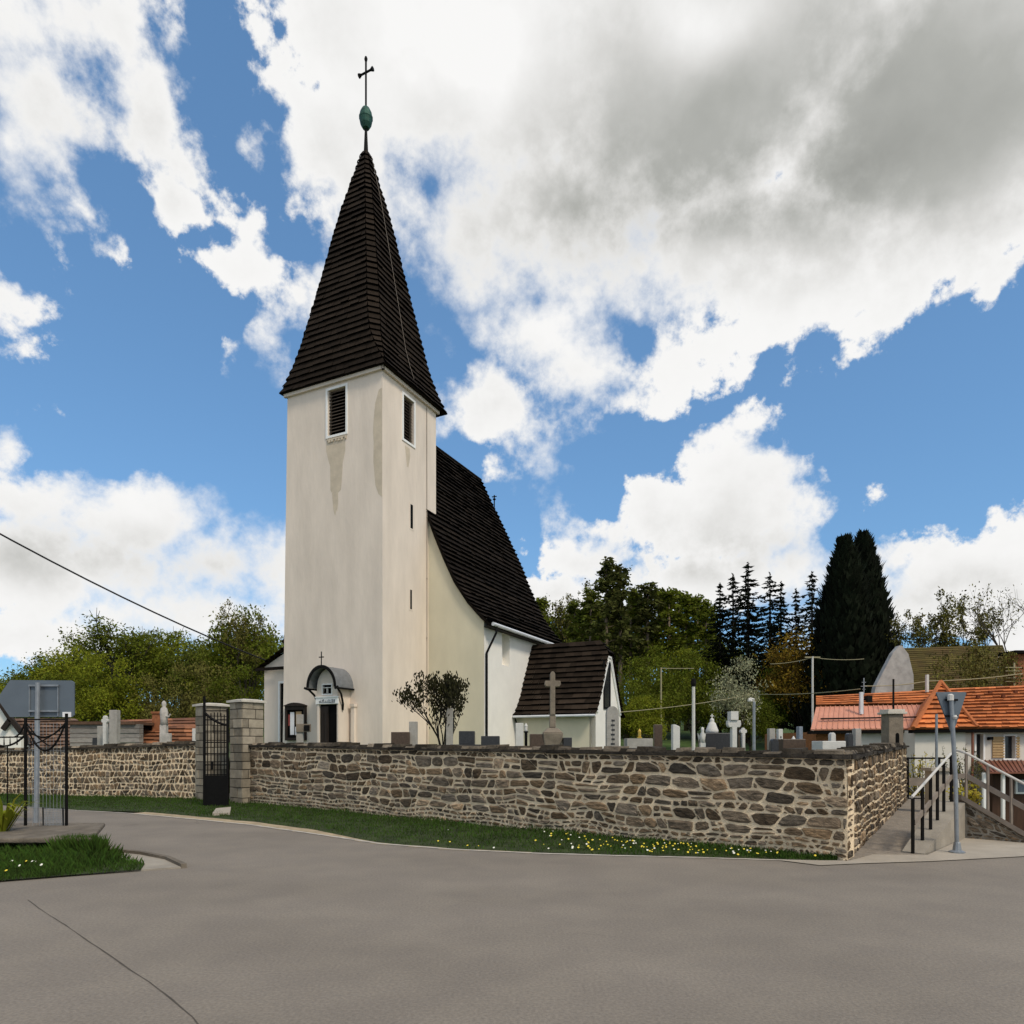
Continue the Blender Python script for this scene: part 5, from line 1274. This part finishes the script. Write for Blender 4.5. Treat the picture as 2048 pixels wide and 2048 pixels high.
c1 = [at(-140, 1690, 9.4), at(178, 1674, 9.4)]; 
A_, B_ = V((-9.4, 9.35, SZ)), V((-5.83, 9.45, SZ)); Cc, Dd = V((-6.75, 11.3, SZ)), V((-10.6, 11.3, SZ))
m = MB(); m.prism([A_-V((0, 0, .07)), B_-V((0, 0, .07)), Cc-V((0, 0, .07)), Dd-V((0, 0, .07))], (0, 0, .07)); m.build('top', SLABC, sl_, bevel=.02)
for x in (-8.2, -7.55, -6.95, -6.2): m = MB(); m.box(x, x+.18, 9.6, 9.95, -.05, SZ-.07); m.build('leg', SLABC, sl_)
m = MB(); m.prism([V((-9.6, 9.65, -.02)), V((-6.0, 9.75, -.02)), V((-6.8, 11.1, -.02)), V((-10.4, 11.1, -.02))], (0, 0, .2)); tag(m.build('flower_bed', EARTH), 'dark earth bed under the concrete slab', 'flower bed')
fn = thing('iron_fence', 'black wrought iron fence panel with sagging curved bars on the concrete slab', 'fence', (-7.6, 11, SZ)); Y = 10.9
def fp_(px, py): return at(px, py, Y)
m = MB()
for px, y0 in ((51, 1436), (133, 1427)): m.bar(fp_(px, y0), V((fp_(px, 0).x, Y, SZ)), .032)
m.bar(fp_(51, 1439), fp_(133, 1439), .022); m.bar(fp_(-60, 1648), fp_(133, 1660), .035, .04); m.bar(fp_(-40, 1475), fp_(51, 1474), .022)
m.bar(fp_(86, 1615), fp_(87, 1658), .016); m.bar(fp_(126, 1615), fp_(127, 1660), .016); m.bar(fp_(15, 1490), fp_(15, 1650), .012)
m.build('frame', IRON, fn)
m = MB()
def arc_(p, q, sag, n=12): return [fp_(p[0]+(q[0]-p[0])*k/n, p[1]+(q[1]-p[1])*k/n+sag*4*(k/n)*(1-k/n)) for k in range(n+1)]
m.tube(arc_((53, 1458), (131, 1446), 22), .013, 6); m.tube(arc_((53, 1452), (131, 1446), 52), .016, 6); m.tube(arc_((53, 1490), (131, 1446), 10), .010, 6); m.tube(arc_((53, 1446), (100, 1492), 6), .010, 6)
m.tube(arc_((-40, 1462), (50, 1470), 26), .016, 6); m.tube(arc_((-40, 1478), (50, 1472), 18), .013, 6); m.tube(arc_((30, 1473), (52, 1440), 8), .013, 6)
for px in (8, 20, 34): m.tube([fp_(px, 1490), fp_(px, 1472)], [.012, .004], 5)
m.build('curved_bar', IRON, fn)
m = MB()
for k in range(14): m.tube([fp_(88+k*2.8, 1618), fp_(88+k*2.8, 1658)], .003, 4)
for k in range(12): m.tube([fp_(87, 1618+k*3.4), fp_(127, 1618+k*3.5)], .003, 4)
for k in range(11): m.tube([fp_(58+k*7, 1446), fp_(58+k*7, 1652)], .0028, 4)
for k in range(4): m.tube([fp_(52, 1500+k*38), fp_(132, 1502+k*39)], .003, 4)
m.build('wire_mesh', GALV, fn)

# ------------------------------------------------------------------ grass and flowers
def inside(p, poly):
    c = False; j = len(poly)-1
    for i in range(len(poly)):
        a, b = poly[i], poly[j]
        if (a.y > p[1]) != (b.y > p[1]) and p[0] < (b.x-a.x)*(p[1]-a.y)/(b.y-a.y)+a.x: c = not c
        j = i
    return c
rr = random.Random(17)
def blades(mb, x, y, z, h, w, n=1, lean=.5):
    for _ in range(n):
        a = rr.uniform(0, 6.283); dx, dy = math.cos(a)*w/2, math.sin(a)*w/2; lx, ly = rr.uniform(-lean, lean)*h, rr.uniform(-lean, lean)*h
        hh = h*rr.uniform(.5, 1.2)
        mb.add([(x-dx, y-dy, z-.01), (x+dx, y+dy, z-.01), (x+lx*.4+dx*.6, y+ly*.4+dy*.6, z+hh*.6), (x+lx, y+ly, z+hh)], [(0, 1, 2), (0, 2, 3)])
# bank in front of the walls: soil strip + blades
wallline = [V((-18, 22.45, 0)), LA, V((-8.2, 19.75, 0)), WA]+[WA.lerp(WB, k/8)+V((-.1*math.sin(math.pi*k/8)*.61, -.1*math.sin(math.pi*k/8)*.79, 0)) for k in range(1, 9)]
def wl_at(x):
    for a, b in zip(wallline[:-1], wallline[1:]):
        if a.x <= x <= b.x: return a.y+(b.y-a.y)*(x-a.x)/(b.x-a.x)
    return None
def re_at(x):
    for a, b in zip(EP[:-1], EP[1:]):
        if a.x <= x <= b.x: return a.y+(b.y-a.y)*(x-a.x)/(b.x-a.x)
    return None
mb = MB(); xs = [-17.5+.25*k for k in range(int((4.7+17.5)/.25)+1)]
def bank_z(x, t): return .005+.04*t+.03*mnoise.noise(V((x*1.3, t*2, 1)))*t
def verge_w(x): return .10+.36*sm(-11, -8.6, x)*(1-sm(-4.0, -2.2, x))+.05*mnoise.noise(V((x*1.9, 0, 5)))
rows = []
for x in xs:
    y0 = re_at(x)+verge_w(x); y1 = wl_at(x)+.1
    rows.append([V((x, y0+(y1-y0)*t, bank_z(x, t))) for t in (0, .25, .5, .75, 1)])
for a, b in zip(rows[:-1], rows[1:]):
    for k in range(4): mb.quad(a[k], b[k], b[k+1], a[k+1])
struct(mb.build('grass_bank', EARTH))
gb = MB(); fl = MB(); fw = MB()
for _ in range(30000):
    x = rr.uniform(-17, 4.75); y0 = re_at(x)+verge_w(x); y1 = wl_at(x)-.02; t = rr.random()
    if rr.random() > .35+.65*(1-sm(-14, 3, x)*.0): continue
    if y1 <= y0: continue
    if t < .12 and rr.random() < .6: continue
    tall = .035+.045*t*t+.05*max(0, mnoise.noise(V((x*.9, t*3, 9))))
    blades(gb, x, y0+(y1-y0)*t, bank_z(x, t), tall, .016, 1)
def flower(mb_, x, y, z, r):
    a0 = rr.uniform(0, 6); tx, ty = rr.uniform(-.5, .1), rr.uniform(-1.1, -.3)
    n_ = V((tx*.6, ty, 1)).normalized(); u_ = n_.cross(V((1, 0, 0))).normalized(); v_ = n_.cross(u_)
    mb_.add([V((x, y, z))+u_*r*math.cos(a0+k*1.0472)+v_*r*math.sin(a0+k*1.0472) for k in range(6)]+[V((x, y, z))+n_*r*.5, V((x, y, z))-n_*r*.3], [(k, (k+1) % 6, 6) for k in range(6)]+[((k+1) % 6, k, 7) for k in range(6)])
for _ in range(160):
    x = rr.triangular(-1.6, 4.6, 2.6); y0 = re_at(x)+verge_w(x); y1 = wl_at(x); t = rr.random()**1.2*.85
    if mnoise.noise(V((x*1.6, t, 2))) < -.12: continue
    flower(fl if rr.random() < .72 else fw, x, y0+(y1-y0)*t, bank_z(x, t)+.035+rr.uniform(0, .03), rr.uniform(.009, .019))
# island grass
gpoly = [gnd(-150, 1779), gnd(0, 1765), gnd(150, 1753), gnd(282, 1743), gnd(290, 1731), gnd(240, 1720), V((-5.9, 9.75, 0)), V((-9.8, 9.6, 0))]
x0_, x1_ = min(p.x for p in gpoly), max(p.x for p in gpoly); y0_, y1_ = min(p.y for p in gpoly), max(p.y for p in gpoly)
mb = MB(); mb.poly([(p.x, p.y, .026) for p in gpoly]); struct(mb.build('island_turf', EARTH))
for _ in range(26000):
    x, y = rr.uniform(x0_, x1_), rr.uniform(y0_, y1_)
    if not inside((x, y), gpoly): continue
    edge_ = sm(8.2, 9.7, y); right = sm(-5.9, -5.3, x)
    if right > .2 and rr.random() < .6*right: continue
    blades(gb, x, y, .025, (.06+.19*edge_)*(1-.6*right), .012, 1, .55)
for _ in range(3500):
    x = rr.uniform(-6.3, -5.75); y = 9.5+rr.uniform(-.1, .1); blades(gb, x, y, .025, .33, .013, 1, .35)
for _ in range(40):
    x, y = rr.uniform(-7.6, -5.6), rr.uniform(8.3, 9.0)
    if inside((x, y), gpoly) and x < -6.0: flower(fw if rr.random() < .55 else fl, x, y, .09+rr.uniform(0, .07), rr.uniform(.012, .022))
struct(gb.build('grass', BLADE), 'stuff'); struct(fl.build('dandelion_flowers', FLOW), 'stuff'); struct(fw.build('daisy_flowers', FLOWW), 'stuff')
# strap-leaved plant at the left edge
pl = thing('iris_plant', 'strap-leaved green plant growing at the end of the concrete slab', 'plant', (-7.75, 10.2, SZ))
m = MB(); c = at(6, 1640, 10.2); c.z = SZ
for k in range(46):
    a = rr.uniform(0, 6.283); L = rr.uniform(.35, .75); w = rr.uniform(.014, .026); d = V((math.cos(a), math.sin(a), 0)); s_ = V((-d.y, d.x, 0))*w
    b0 = c+d*rr.uniform(0, .08); b1 = b0+d*L*.35+V((0, 0, L*.6)); b2 = b0+d*L*.8+V((0, 0, L*rr.uniform(.45, .9)))
    m.add([b0-s_, b0+s_, b1+s_, b1-s_, b2], [(0, 1, 2, 3), (3, 2, 4)])
m.build('leaves', LEAFY, pl)

# ------------------------------------------------------------------ trees
def leafq(mb, p, s, rr, flat=0.0):
    a = V((rr.gauss(0, 1), rr.gauss(0, 1), rr.gauss(0, 1)*(1-flat))).normalized(); b = a.cross(V((rr.gauss(0, 1), rr.gauss(0, 1), rr.gauss(0, 1)))).normalized()
    a = a*s*rr.uniform(.6, 1.2); b = b*s*rr.uniform(.35, .7)
    mb.add([p-a, p+b*.9-a*.1, p+a, p-b], [(0, 1, 2, 3)])
def branchy(tm, p, d, L, r, depth, rr, tips, spread=.6, up=.25, seg=3, nch=(2, 3), shrink=.72, sides=5):
    pts = [p]; q = p.copy(); dd = d.copy()
    for _ in range(seg):
        dd = (dd+V((rr.gauss(0, .12), rr.gauss(0, .12), rr.gauss(0, .08)+up*.12))).normalized(); q = q+dd*L/seg; pts.append(q.copy())
    tm.tube(pts, r, max(3, sides), r*.62, cap=False)
    tips.append((q.copy(), depth))
    if depth == 0: return
    for k in range(rr.randint(*nch)):
        a = rr.uniform(0, 6.283); ax = dd.orthogonal().normalized(); ax.rotate(__import__('mathutils').Quaternion(dd, a))
        nd = (dd+ax*spread*rr.uniform(.6, 1.3)+V((0, 0, up))).normalized()
        st = pts[-1] if k == 0 or rr.random() < .5 else pts[-2]
        branchy(tm, st, nd, L*shrink*rr.uniform(.8, 1.15), r*.6, depth-1, rr, tips, spread, up, max(2, seg-1), nch, shrink, sides-1)
def finish(tm, cm, bark, leaf, name):
    root = bpy.data.objects.new(name, None); COL.objects.link(root)
    tm.build('trunk', bark, root, smooth=True)
    if cm is not None and cm.f: cm.build('crown', leaf, root)
    return root
def broadleaf(name, seed, leaf, bark, h=10, n=9000, trunk=.28, wid=.34, lsize=.15, tall=False, clump=.75):
    """normalised to height h, base at origin"""
    rr = random.Random(seed); tm, cm = MB(), MB(); tips = []
    th = h*trunk
    tm.tube([V((0, 0, -.3)), V((rr.uniform(-.1, .1), rr.uniform(-.1, .1), th*.5)), V((rr.uniform(-.15, .15), 0, th))], h*.02, 8, h*.014)
    for k in range(5):
        a = 6.283*k/5+rr.uniform(-.4, .4); d = V((math.cos(a)*.55, math.sin(a)*.55, 1)).normalized()
        branchy(tm, V((0, 0, th*.92)), d, h*.22, h*.010, 3, rr, tips, .65, .18)
    branchy(tm, V((0, 0, th)), V((0, 0, 1)), h*.26, h*.012, 3, rr, tips, .55, .3)
    cand = [t for t, d in tips if d <= 1]
    lob = []
    for k in range(34):
        a = rr.uniform(0, 6.283); zz = rr.uniform(.30, .95); prof_ = math.sin(min(1, (zz-.16)/.84)*math.pi)**.6
        rr_ = h*wid*prof_*math.sqrt(rr.uniform(.15, 1)); lob.append(V((math.cos(a)*rr_, math.sin(a)*rr_, zz*h)))
    allc = cand+lob+lob
    for k in range(n):
        c = allc[rr.randrange(len(allc))]; s = h*.052*clump/.75
        p = c+V((rr.gauss(0, s), rr.gauss(0, s), rr.gauss(0, s*.8)))
        if p.z < h*.14: continue
        if p.z > h: p.z = h-rr.uniform(0, .3)
        leafq(cm, p, lsize*rr.uniform(.6, 1.25), rr)
    return finish(tm, cm, bark, leaf, name)
def pine(name, seed, leaf, bark, h=14, n=2600, bare=.5, wid=.13, lsize=.22):
    rr = random.Random(seed); tm, cm = MB(), MB()
    tm.tube([V((0, 0, -.4)), V((rr.uniform(-.1, .1), 0, h*.5)), V((rr.uniform(-.15, .15), 0, h*.98))], [h*.014, h*.010, h*.003], 7)
    for k in range(46):
        z = h*(bare+(1-bare)*(k/46)**.9*.98); t = (z/h-bare)/(1-bare)
        L = h*wid*(1-.72*t)*rr.uniform(.5, 1.25)*(.55+.45*min(1, t*5)); a = rr.uniform(0, 6.283); d = V((math.cos(a), math.sin(a), rr.uniform(-.15, .35)))
        e = V((0, 0, z))+d*L; tm.tube([V((0, 0, z)), e], h*.0028, 4, h*.001, cap=False)
        for j in range(n//46):
            u = rr.uniform(.25, 1.05); p = V((0, 0, z))+d*L*u+V((rr.gauss(0, .2), rr.gauss(0, .2), rr.gauss(0, .13))); leafq(cm, p, lsize*rr.uniform(.5, 1.2), rr, .3)
    return finish(tm, cm, bark, leaf, name)
def spruce(name, seed, leaf, bark, h=16, wid=.16, whorls=34, lsize=.2, low=.1, gap=.0):
    rr = random.Random(seed); tm, cm = MB(), MB()
    tm.tube([V((0, 0, -.4)), V((0, 0, h*.5)), V((0, 0, h))], [h*.013, h*.009, h*.002], 7)
    for k in range(whorls):
        t = k/whorls; z = h*(low+(1-low)*t); L0 = h*wid*(1-t)**.85+.12
        for j in range(7):
            if rr.random() < gap: continue
            L = L0*rr.uniform(.6, 1.2); a = rr.uniform(0, 6.283); d = V((math.cos(a), math.sin(a), 0)); s_ = V((-d.y, d.x, 0))
            m_ = max(3, int(L/.13))
            for i in range(m_):
                u = (i+.5)/m_; zz = z+.12*L-.55*L*u+.42*L*u*u+rr.gauss(0, .05)
                ww = .30*L*(1-u*.75)+.10
                p = d*L*u+s_*rr.uniform(-ww, ww)*.55+V((0, 0, zz)); dd = (d*.8+s_*rr.uniform(-.8, .8)+V((0, 0, rr.uniform(-.5, .15)))).normalized(); w_ = dd.cross(V((0, 0, 1)))*rr.uniform(.05, .10)
                ls = lsize*rr.uniform(.8, 1.5); cm.add([p-dd*ls*.6-w_, p-dd*ls*.6+w_, p+dd*ls, p+V((0, 0, -.12))], [(0, 1, 2), (0, 3, 2)])
                if rr.random() < .5: leafq(cm, p-V((0, 0, rr.uniform(0, .15))), lsize*.7, rr)
    for k in range(30): leafq(cm, V((rr.gauss(0, .05), rr.gauss(0, .05), h*(.94+.06*rr.random()))), .12, rr)
    return finish(tm, cm, bark, leaf, name)
def cypress(name, seed, leaf, bark, h=14, wid=.185, n=9500):
    rr = random.Random(seed); tm, cm = MB(), MB(); tm.tube([V((0, 0, -.3)), V((0, 0, h*.9))], h*.016, 7, h*.004)
    for k in range(n):
        t = rr.random()**.85; a = rr.uniform(0, 6.283); z = h*(.02+.97*t)
        lob = 1+.30*mnoise.noise(V((math.cos(a)*1.6, math.sin(a)*1.6, t*7)))+.26*mnoise.noise(V((math.cos(a)*4, math.sin(a)*4, t*22)))
        rad = h*wid*(1-t**1.45)**.85*lob*(1-.5*rr.random()**3)+.06; d = V((math.cos(a), math.sin(a), 0)); p = d*rad+V((0, 0, z-.1))
        u_ = (d*.35+V((0, 0, 1))+V((rr.gauss(0, .2), rr.gauss(0, .2), 0))).normalized(); s_ = u_.cross(d).normalized()*rr.uniform(.08, .16); L = rr.uniform(.25, .85)
        cm.add([p-s_*.5, p+s_*.5, p+u_*L*.5+s_, p+u_*L, p+u_*L*.5-s_], [(0, 1, 2, 3, 4)])
    return finish(tm, cm, bark, leaf, name)
def bare(name, seed, leaf, bark, h=10, nleaf=900, depth=5, trunk=.3, lsize=.09, spread=.5, up=.22):
    rr = random.Random(seed); tm, cm = MB(), MB(); tips = []
    tm.tube([V((0, 0, -.3)), V((.05, 0, h*trunk))], h*.016, 7, h*.011)
    for k in range(4):
        a = 6.283*k/4+rr.uniform(-.5, .5); branchy(tm, V((0, 0, h*trunk*.95)), V((math.cos(a)*.5, math.sin(a)*.5, 1)).normalized(), h*.20, h*.008, depth-1, rr, tips, spread, up, 3, (2, 3), .74, 4)
    mz = max(t.z for t, _ in tips); 
    for k in range(nleaf):
        c = tips[rr.randrange(len(tips))][0]; leafq(cm, c+V((rr.gauss(0, .12), rr.gauss(0, .12), rr.gauss(0, .12))), lsize*rr.uniform(.6, 1.3), rr)
    root = finish(tm, cm, bark, leaf, name)
    root['_h'] = mz
    return root
PROTO = {}
def proto(key, fn, hh):
    o = fn(); PROTO[key] = [o, o.get('_h', hh), False]
    if '_h' in o: del o['_h']
def plant(key, px, ytop, Y, zb, label, cat, group=None, wscale=1.0, name=None, wpx=None):
    o, h, used = PROTO[key]; c = at(px, ytop, Y); s = (c.z-zb)/h
    r = o if not used else copy_tree(o); PROTO[key][2] = True
    r.location = (c.x, Y, zb); r.rotation_euler = (0, 0, rnd.uniform(0, 6.28)); r.scale = (s*wscale, s*wscale, s)
    tag(r, label, cat, group)
    if not group and 'group' in r: del r['group']
    return r
TR = 'deciduous_tree'
proto('g1', lambda: broadleaf(TR, 1, LEAFG, BARK, 10, 9000), 10)
proto('g2', lambda: broadleaf(TR, 2, LEAFY, BARK, 10, 8500, .22, .36), 10)
proto('g3', lambda: broadleaf(TR, 3, LEAFD, BARK, 10, 9000, .3, .33), 10)
proto('open', lambda: broadleaf(TR, 4, LEAFG, BARKD, 10, 3400, .45, .30, .13, clump=.5), 10)
proto('gold', lambda: broadleaf('golden_tree', 5, LEAFO, BARK, 10, 10000, .12, .33, .14), 10)
proto('bush', lambda: broadleaf('bush', 6, LEAFG, BARK, 10, 11000, .06, .48, .17), 10)
proto('bushy', lambda: broadleaf('bush', 16, LEAFY, BARK, 10, 10000, .06, .48, .17), 10)
proto('bloss', lambda: broadleaf('blossoming_shrub', 7, LEAFB, BARK, 10, 3600, .16, .42, .17), 10)
proto('olive', lambda: broadleaf('bush', 8, LEAFT, BARK, 10, 11000, .08, .46, .16), 10)
proto('pine', lambda: pine('pine_tree', 9, LEAFP, BARKP), 14)
proto('pine2', lambda: pine('pine_tree', 10, LEAFP, BARKP, 14, 2000, .42, .11), 14)
proto('larch', lambda: pine('slender_tree', 11, LEAFG, BARKP, 14, 2800, .46, .13, .2), 14)
proto('larch2', lambda: pine('slender_tree', 41, LEAFD, BARKP, 14, 3000, .42, .13, .2), 14)
proto('sp1', lambda: spruce('spruce_tree', 12, LEAFS, BARKD, 16, .20, 36, .24, .08, .06), 16)
proto('sp2', lambda: spruce('spruce_tree', 13, LEAFS, BARKD, 16, .23, 32, .24, .12, .16), 16)
proto('cyp', lambda: cypress('conifer_tree', 14, LEAFS, BARKD), 14)
proto('bare', lambda: bare('bare_tree', 15, LEAFT, TWIG, 10, 5200), 10)
proto('bare2', lambda: bare('bare_tree', 18, LEAFT, TWIG, 10, 1500, 6, .22, .06, .62, .16), 10)

# left tree line, beyond the low houses
GL = 'green trees beyond the low houses'
for px, yt, Y, k, w in ((20,1352,74,'g3',1.1),(62,1330,70,'g3',1.1),(100,1305,68,'g1',1.0),(150,1282,66,'g2',1.05),(188,1272,70,'g3',1.0),(300,1262,66,'g1',.85),(345,1268,70,'g2',.9),(375,1285,66,'g3',1.0),
                        (412,1288,70,'g1',.95),(440,1275,74,'g3',1.0),(270,1275,74,'open',.9),(330,1262,76,'open',.9),(-30,1350,66,'g2',1.1),(460,1300,64,'g2',1.0),(535,1245,76,'g3',.8)):
    lab = {'g1': 'mid green leafy tree in the row beyond the low brown roofs', 'g2': 'fresh yellow-green leafy tree in the row beyond the low brown roofs', 'g3': 'deep green leafy tree in the row beyond the low brown roofs', 'open': 'thin-crowned tree with dark visible trunk in the row beyond the low roofs'}[k]
    plant(k, px, yt, Y, 1.5, lab, 'tree', GL, w)
plant('open', 232, 1248, 62, 1.5, 'tall open-crowned tree with loose leaf clusters above the orange-brown roof', 'tree', None, 1.15)
plant('g1', 492, 1214, 62, 1.5, 'tallest green tree of the row, close beside the church tower', 'tree', None, .8)
plant('bare', 487, 1205, 60, 1.5, 'twiggy half-bare tree sticking up beside the church tower', 'tree', None, .6)
plant('bushy', 215, 1305, 52, 1.0, 'large rounded yellow-green bush behind the tall grey stele', 'bush', None, .8)
plant('olive', 405, 1318, 50, 1.0, 'large rounded olive-brown bush behind the gate pillars', 'bush', None, .85)
plant('bush', 480, 1330, 48, 1.0, 'mid green bush behind the taller ashlar gate pillar', 'bush', None, .8)
plant('bush', 120, 1345, 50, 1.0, 'mid green bush behind the direction sign', 'bush', None, .9)
plant('olive', 300, 1345, 54, 1.0, 'olive bush behind the pale stone saint', 'bush', None, .8)
# right wood
GR = 'trees of the wood beyond the chapel'
wood = [(1085,1195,80,'larch',1.2),(1105,1205,86,'g3',.9),(1132,1170,84,'bare',.8),(1150,1200,78,'larch2',1.2),(1180,1178,76,'larch2',1.3),(1200,1200,84,'larch',1.3),(1262,1178,78,'larch',1.3),(1278,1195,84,'larch2',1.4),(1295,1165,76,'pine2',1.5),
        (1318,1178,80,'larch',1.3),(1338,1178,76,'larch',1.4),(1356,1182,84,'larch2',1.4),(1372,1190,78,'larch',1.3),(1395,1190,82,'larch',1.1),(1412,1200,76,'larch',1.0),(1425,1210,84,'larch2',1.1),(1225,1205,88,'larch',1.4),(1245,1215,88,'larch2',1.4),
        (1120,1240,90,'g3',.9),(1170,1235,92,'g3',.9),(1270,1240,92,'g3',.9),(1220,1245,92,'g1',.9),(1450,1270,90,'g3',.8),(1560,1290,90,'g3',.9),(1500,1290,92,'g3',.9)]
lb = {'larch': 'slender light green tree on a tall bare trunk in the wood', 'larch2': 'slender deep green tree on a tall bare trunk in the wood', 'g3': 'deep green broad tree at the back of the wood', 'g1': 'mid green broad tree at the back of the wood', 'pine': 'dark pine with bare lower trunk in the wood', 'pine2': 'narrow dark pine with bare lower trunk in the wood', 'bare': 'pale half-bare tree at the edge of the wood over the chapel'}
for px, yt, Y, k, w in wood:
    solo = k in ('pine', 'bare')
    plant(k, px, yt, Y, terrain((px-CX)/F*Y, Y), lb[k], 'tree', None if solo else GR, w)
plant('pine', 1213, 1120, 70, 2.6, 'tallest sparse dark pine above the chapel roof', 'tree', None, 1.15)
plant('pine2', 1240, 1130, 71, 2.6, 'second tallest sparse dark pine, just beside the tallest above the chapel', 'tree', None, 1.15)
plant('bush', 1295, 1312, 52, 1.6, 'broad green bush beyond the chapel gable', 'bush', None, .95)
plant('bush', 1385, 1300, 56, 1.8, 'tall green bush behind the white lamp post', 'bush', None, .8)
plant('bush', 1255, 1360, 40, 1.2, 'green bush close behind the chapel gable', 'bush', None, .9)
plant('bushy', 1290, 1392, 38, 1.2, 'small bright yellow-green bush beyond the round-topped gravestone', 'bush', None, 1.0)
plant('bloss', 1478, 1312, 44, 1.3, 'pale blossoming shrub behind the broad white cross', 'shrub', None, .72)
plant('bush', 1545, 1335, 58, 2.0, 'dark green bush between the blossoming shrub and the golden tree', 'bush', None, .7)
plant('bush', 1500, 1385, 46, 1.3, 'low green bush at the foot of the blossoming shrub', 'bush', None, 1.0)
plant('gold', 1602, 1252, 56, 1.9, 'golden brown leafy tree before the black conifers', 'tree', None, .95)
plant('gold', 1560, 1330, 60, 1.9, 'lower golden brown tree beside the spruces', 'tree', None, 1.0)
for px, yt, k in ((1318, 1292, 'bush'), (1350, 1300, 'bushy'), (1392, 1288, 'bush'), (1424, 1300, 'bushy')):
    plant(k, px, yt, 68, 2.4, {'bush': 'mid green bush closing the foot of the wood behind the lamp posts', 'bushy': 'pale yellow-green bush closing the foot of the wood behind the lamp posts'}[k], 'bush', 'bushes at the foot of the wood', .9)
GS = 'dark spruces beyond the churchyard'
sl2 = ('lowest slim dark spruce at the edge of the spruce clump', 'dark spruce second in the clump beyond the broad white cross', 'tallest dark spruce of the clump beyond the broad white cross', 'dark broad-topped spruce beside the tallest of the clump', 'dark slim spruce between the clump and the black conifers', 'small dark spruce standing alone in the gap', 'dark ragged spruce next to the twin black conifers')
for (px, yt, Y, k, w), lab in zip(((1440,1165,66,'sp1',1.0),(1466,1147,68,'sp2',1.0),(1496,1124,64,'sp1',1.15),(1540,1145,66,'sp2',1.05),(1562,1162,70,'sp1',.9),(1592,1176,68,'sp2',.9),(1624,1142,66,'sp2',1.0)), sl2):
    plant(k, px, yt, Y, 2.2, lab, 'tree', GS, w)
plant('cyp', 1690, 1080, 54, 1.5, 'massive black conifer, first of the pair before the barn', 'tree', 'twin black conifers', 1.10)
plant('cyp', 1726, 1073, 55, 1.5, 'massive black conifer, slightly taller one of the pair, next to the barn gable', 'tree', 'twin black conifers', 1.05)
plant('bare', 1835, 1196, 52, 1.0, 'bare twiggy tree rising behind the barn gable', 'tree', None, .82)
plant('bare', 1925, 1186, 50, 1.0, 'bare twiggy tree with olive buds behind the barn roof', 'tree', None, .85)
plant('olive', 1938, 1284, 37, .2, 'rounded olive bush growing over the barn roof end', 'bush', None, .62)
plant('olive', 1998, 1306, 36, .2, 'lower olive bush between the barn and the brick house', 'bush', None, .6)
plant('olive', 1780, 1330, 60, 1.0, 'dull olive bush in the shade behind the barn', 'bush', None, 1.0)
plant('bare2', 2062, 1102, 44, .5, 'tall bare branching tree above the dark brick house', 'tree', None, .8)
# dark budding shrub in front of the tower
def magnolia():
    rr = random.Random(33); root = thing('magnolia_shrub', 'dark budding shrub with bare curved stems before the tower', 'shrub', (at(888, 1480, 21).x, 21, YZ))
    tm, cm = MB(), MB(); b = V((at(888, 1480, 21).x, 21, YZ)); tips = []
    for k in range(11):
        a = rr.uniform(0, 6.283); s_ = rr.uniform(.2, .7); d = V((math.cos(a)*s_*.56+.10, math.sin(a)*s_*.6, 1)).normalized()
        branchy(tm, b+V((math.cos(a)*.08+.05, math.sin(a)*.08, -.05)), d, 1.12, .026, 3, rr, tips, .45, .3, 3, (2, 3), .62, 5)
    for p, dp in tips:
        if p.z < YZ+.7: continue
        for j in range(11 if dp < 2 else 5):
            q = p+V((rr.gauss(0, .07), rr.gauss(0, .07), rr.gauss(.03, .08))); dd = V((rr.gauss(0, .45), rr.gauss(0, .45), 1)).normalized(); s2 = dd.orthogonal().normalized()*rr.uniform(.018, .034); L = rr.uniform(.06, .13)
            cm.add([q-dd*.02, q+s2+dd*L*.45, q+dd*L, q-s2+dd*L*.45], [(0, 1, 2, 3)])
    tm.build('stem', BARKD, root); cm.build('foliage', LEAFK, root)
magnolia()
def whips(name, label, px, ytop, ybase, Y, n, wid, leaf):
    rr = random.Random(int(px)); c = at(px, ybase, Y); zt = at(px, ytop, Y).z; root = thing(name, label, 'shrub', c); tm, cm = MB(), MB()
    for k in range(n):
        x = rr.gauss(0, wid); h = (zt-c.z)*rr.uniform(.5, 1.1); b = c+V((x*.4, rr.uniform(-.2, .2), 0)); e = c+V((x*1.3, rr.uniform(-.3, .3), h)); mid = b.lerp(e, .5)+V((x*.15, 0, h*.08))
        tm.tube([b, mid, e], .014, 4, .005)
        for j in range(26): p = b.lerp(mid, rr.random()) if rr.random() < .4 else mid.lerp(e, rr.random()); leafq(cm, p+V((rr.gauss(0, .04), rr.gauss(0, .04), rr.gauss(0, .04))), .045, rr)
    tm.build('stem', TWIG, root); cm.build('foliage', leaf, root)
whips('forsythia_shrub', 'yellow flowering shrub behind the garden gate', 1842, 1512, 1592, 22.2, 34, .45, FORS)
whips('forsythia_shrub', 'yellow flowering shrub under the top of the handrail', 1936, 1565, 1625, 14.5, 20, .14, FORS)
whips('reed_clump', 'tall thin bare stems against the white house wall', 1935, 1498, 1580, 23.0, 14, .35, LEAFT)
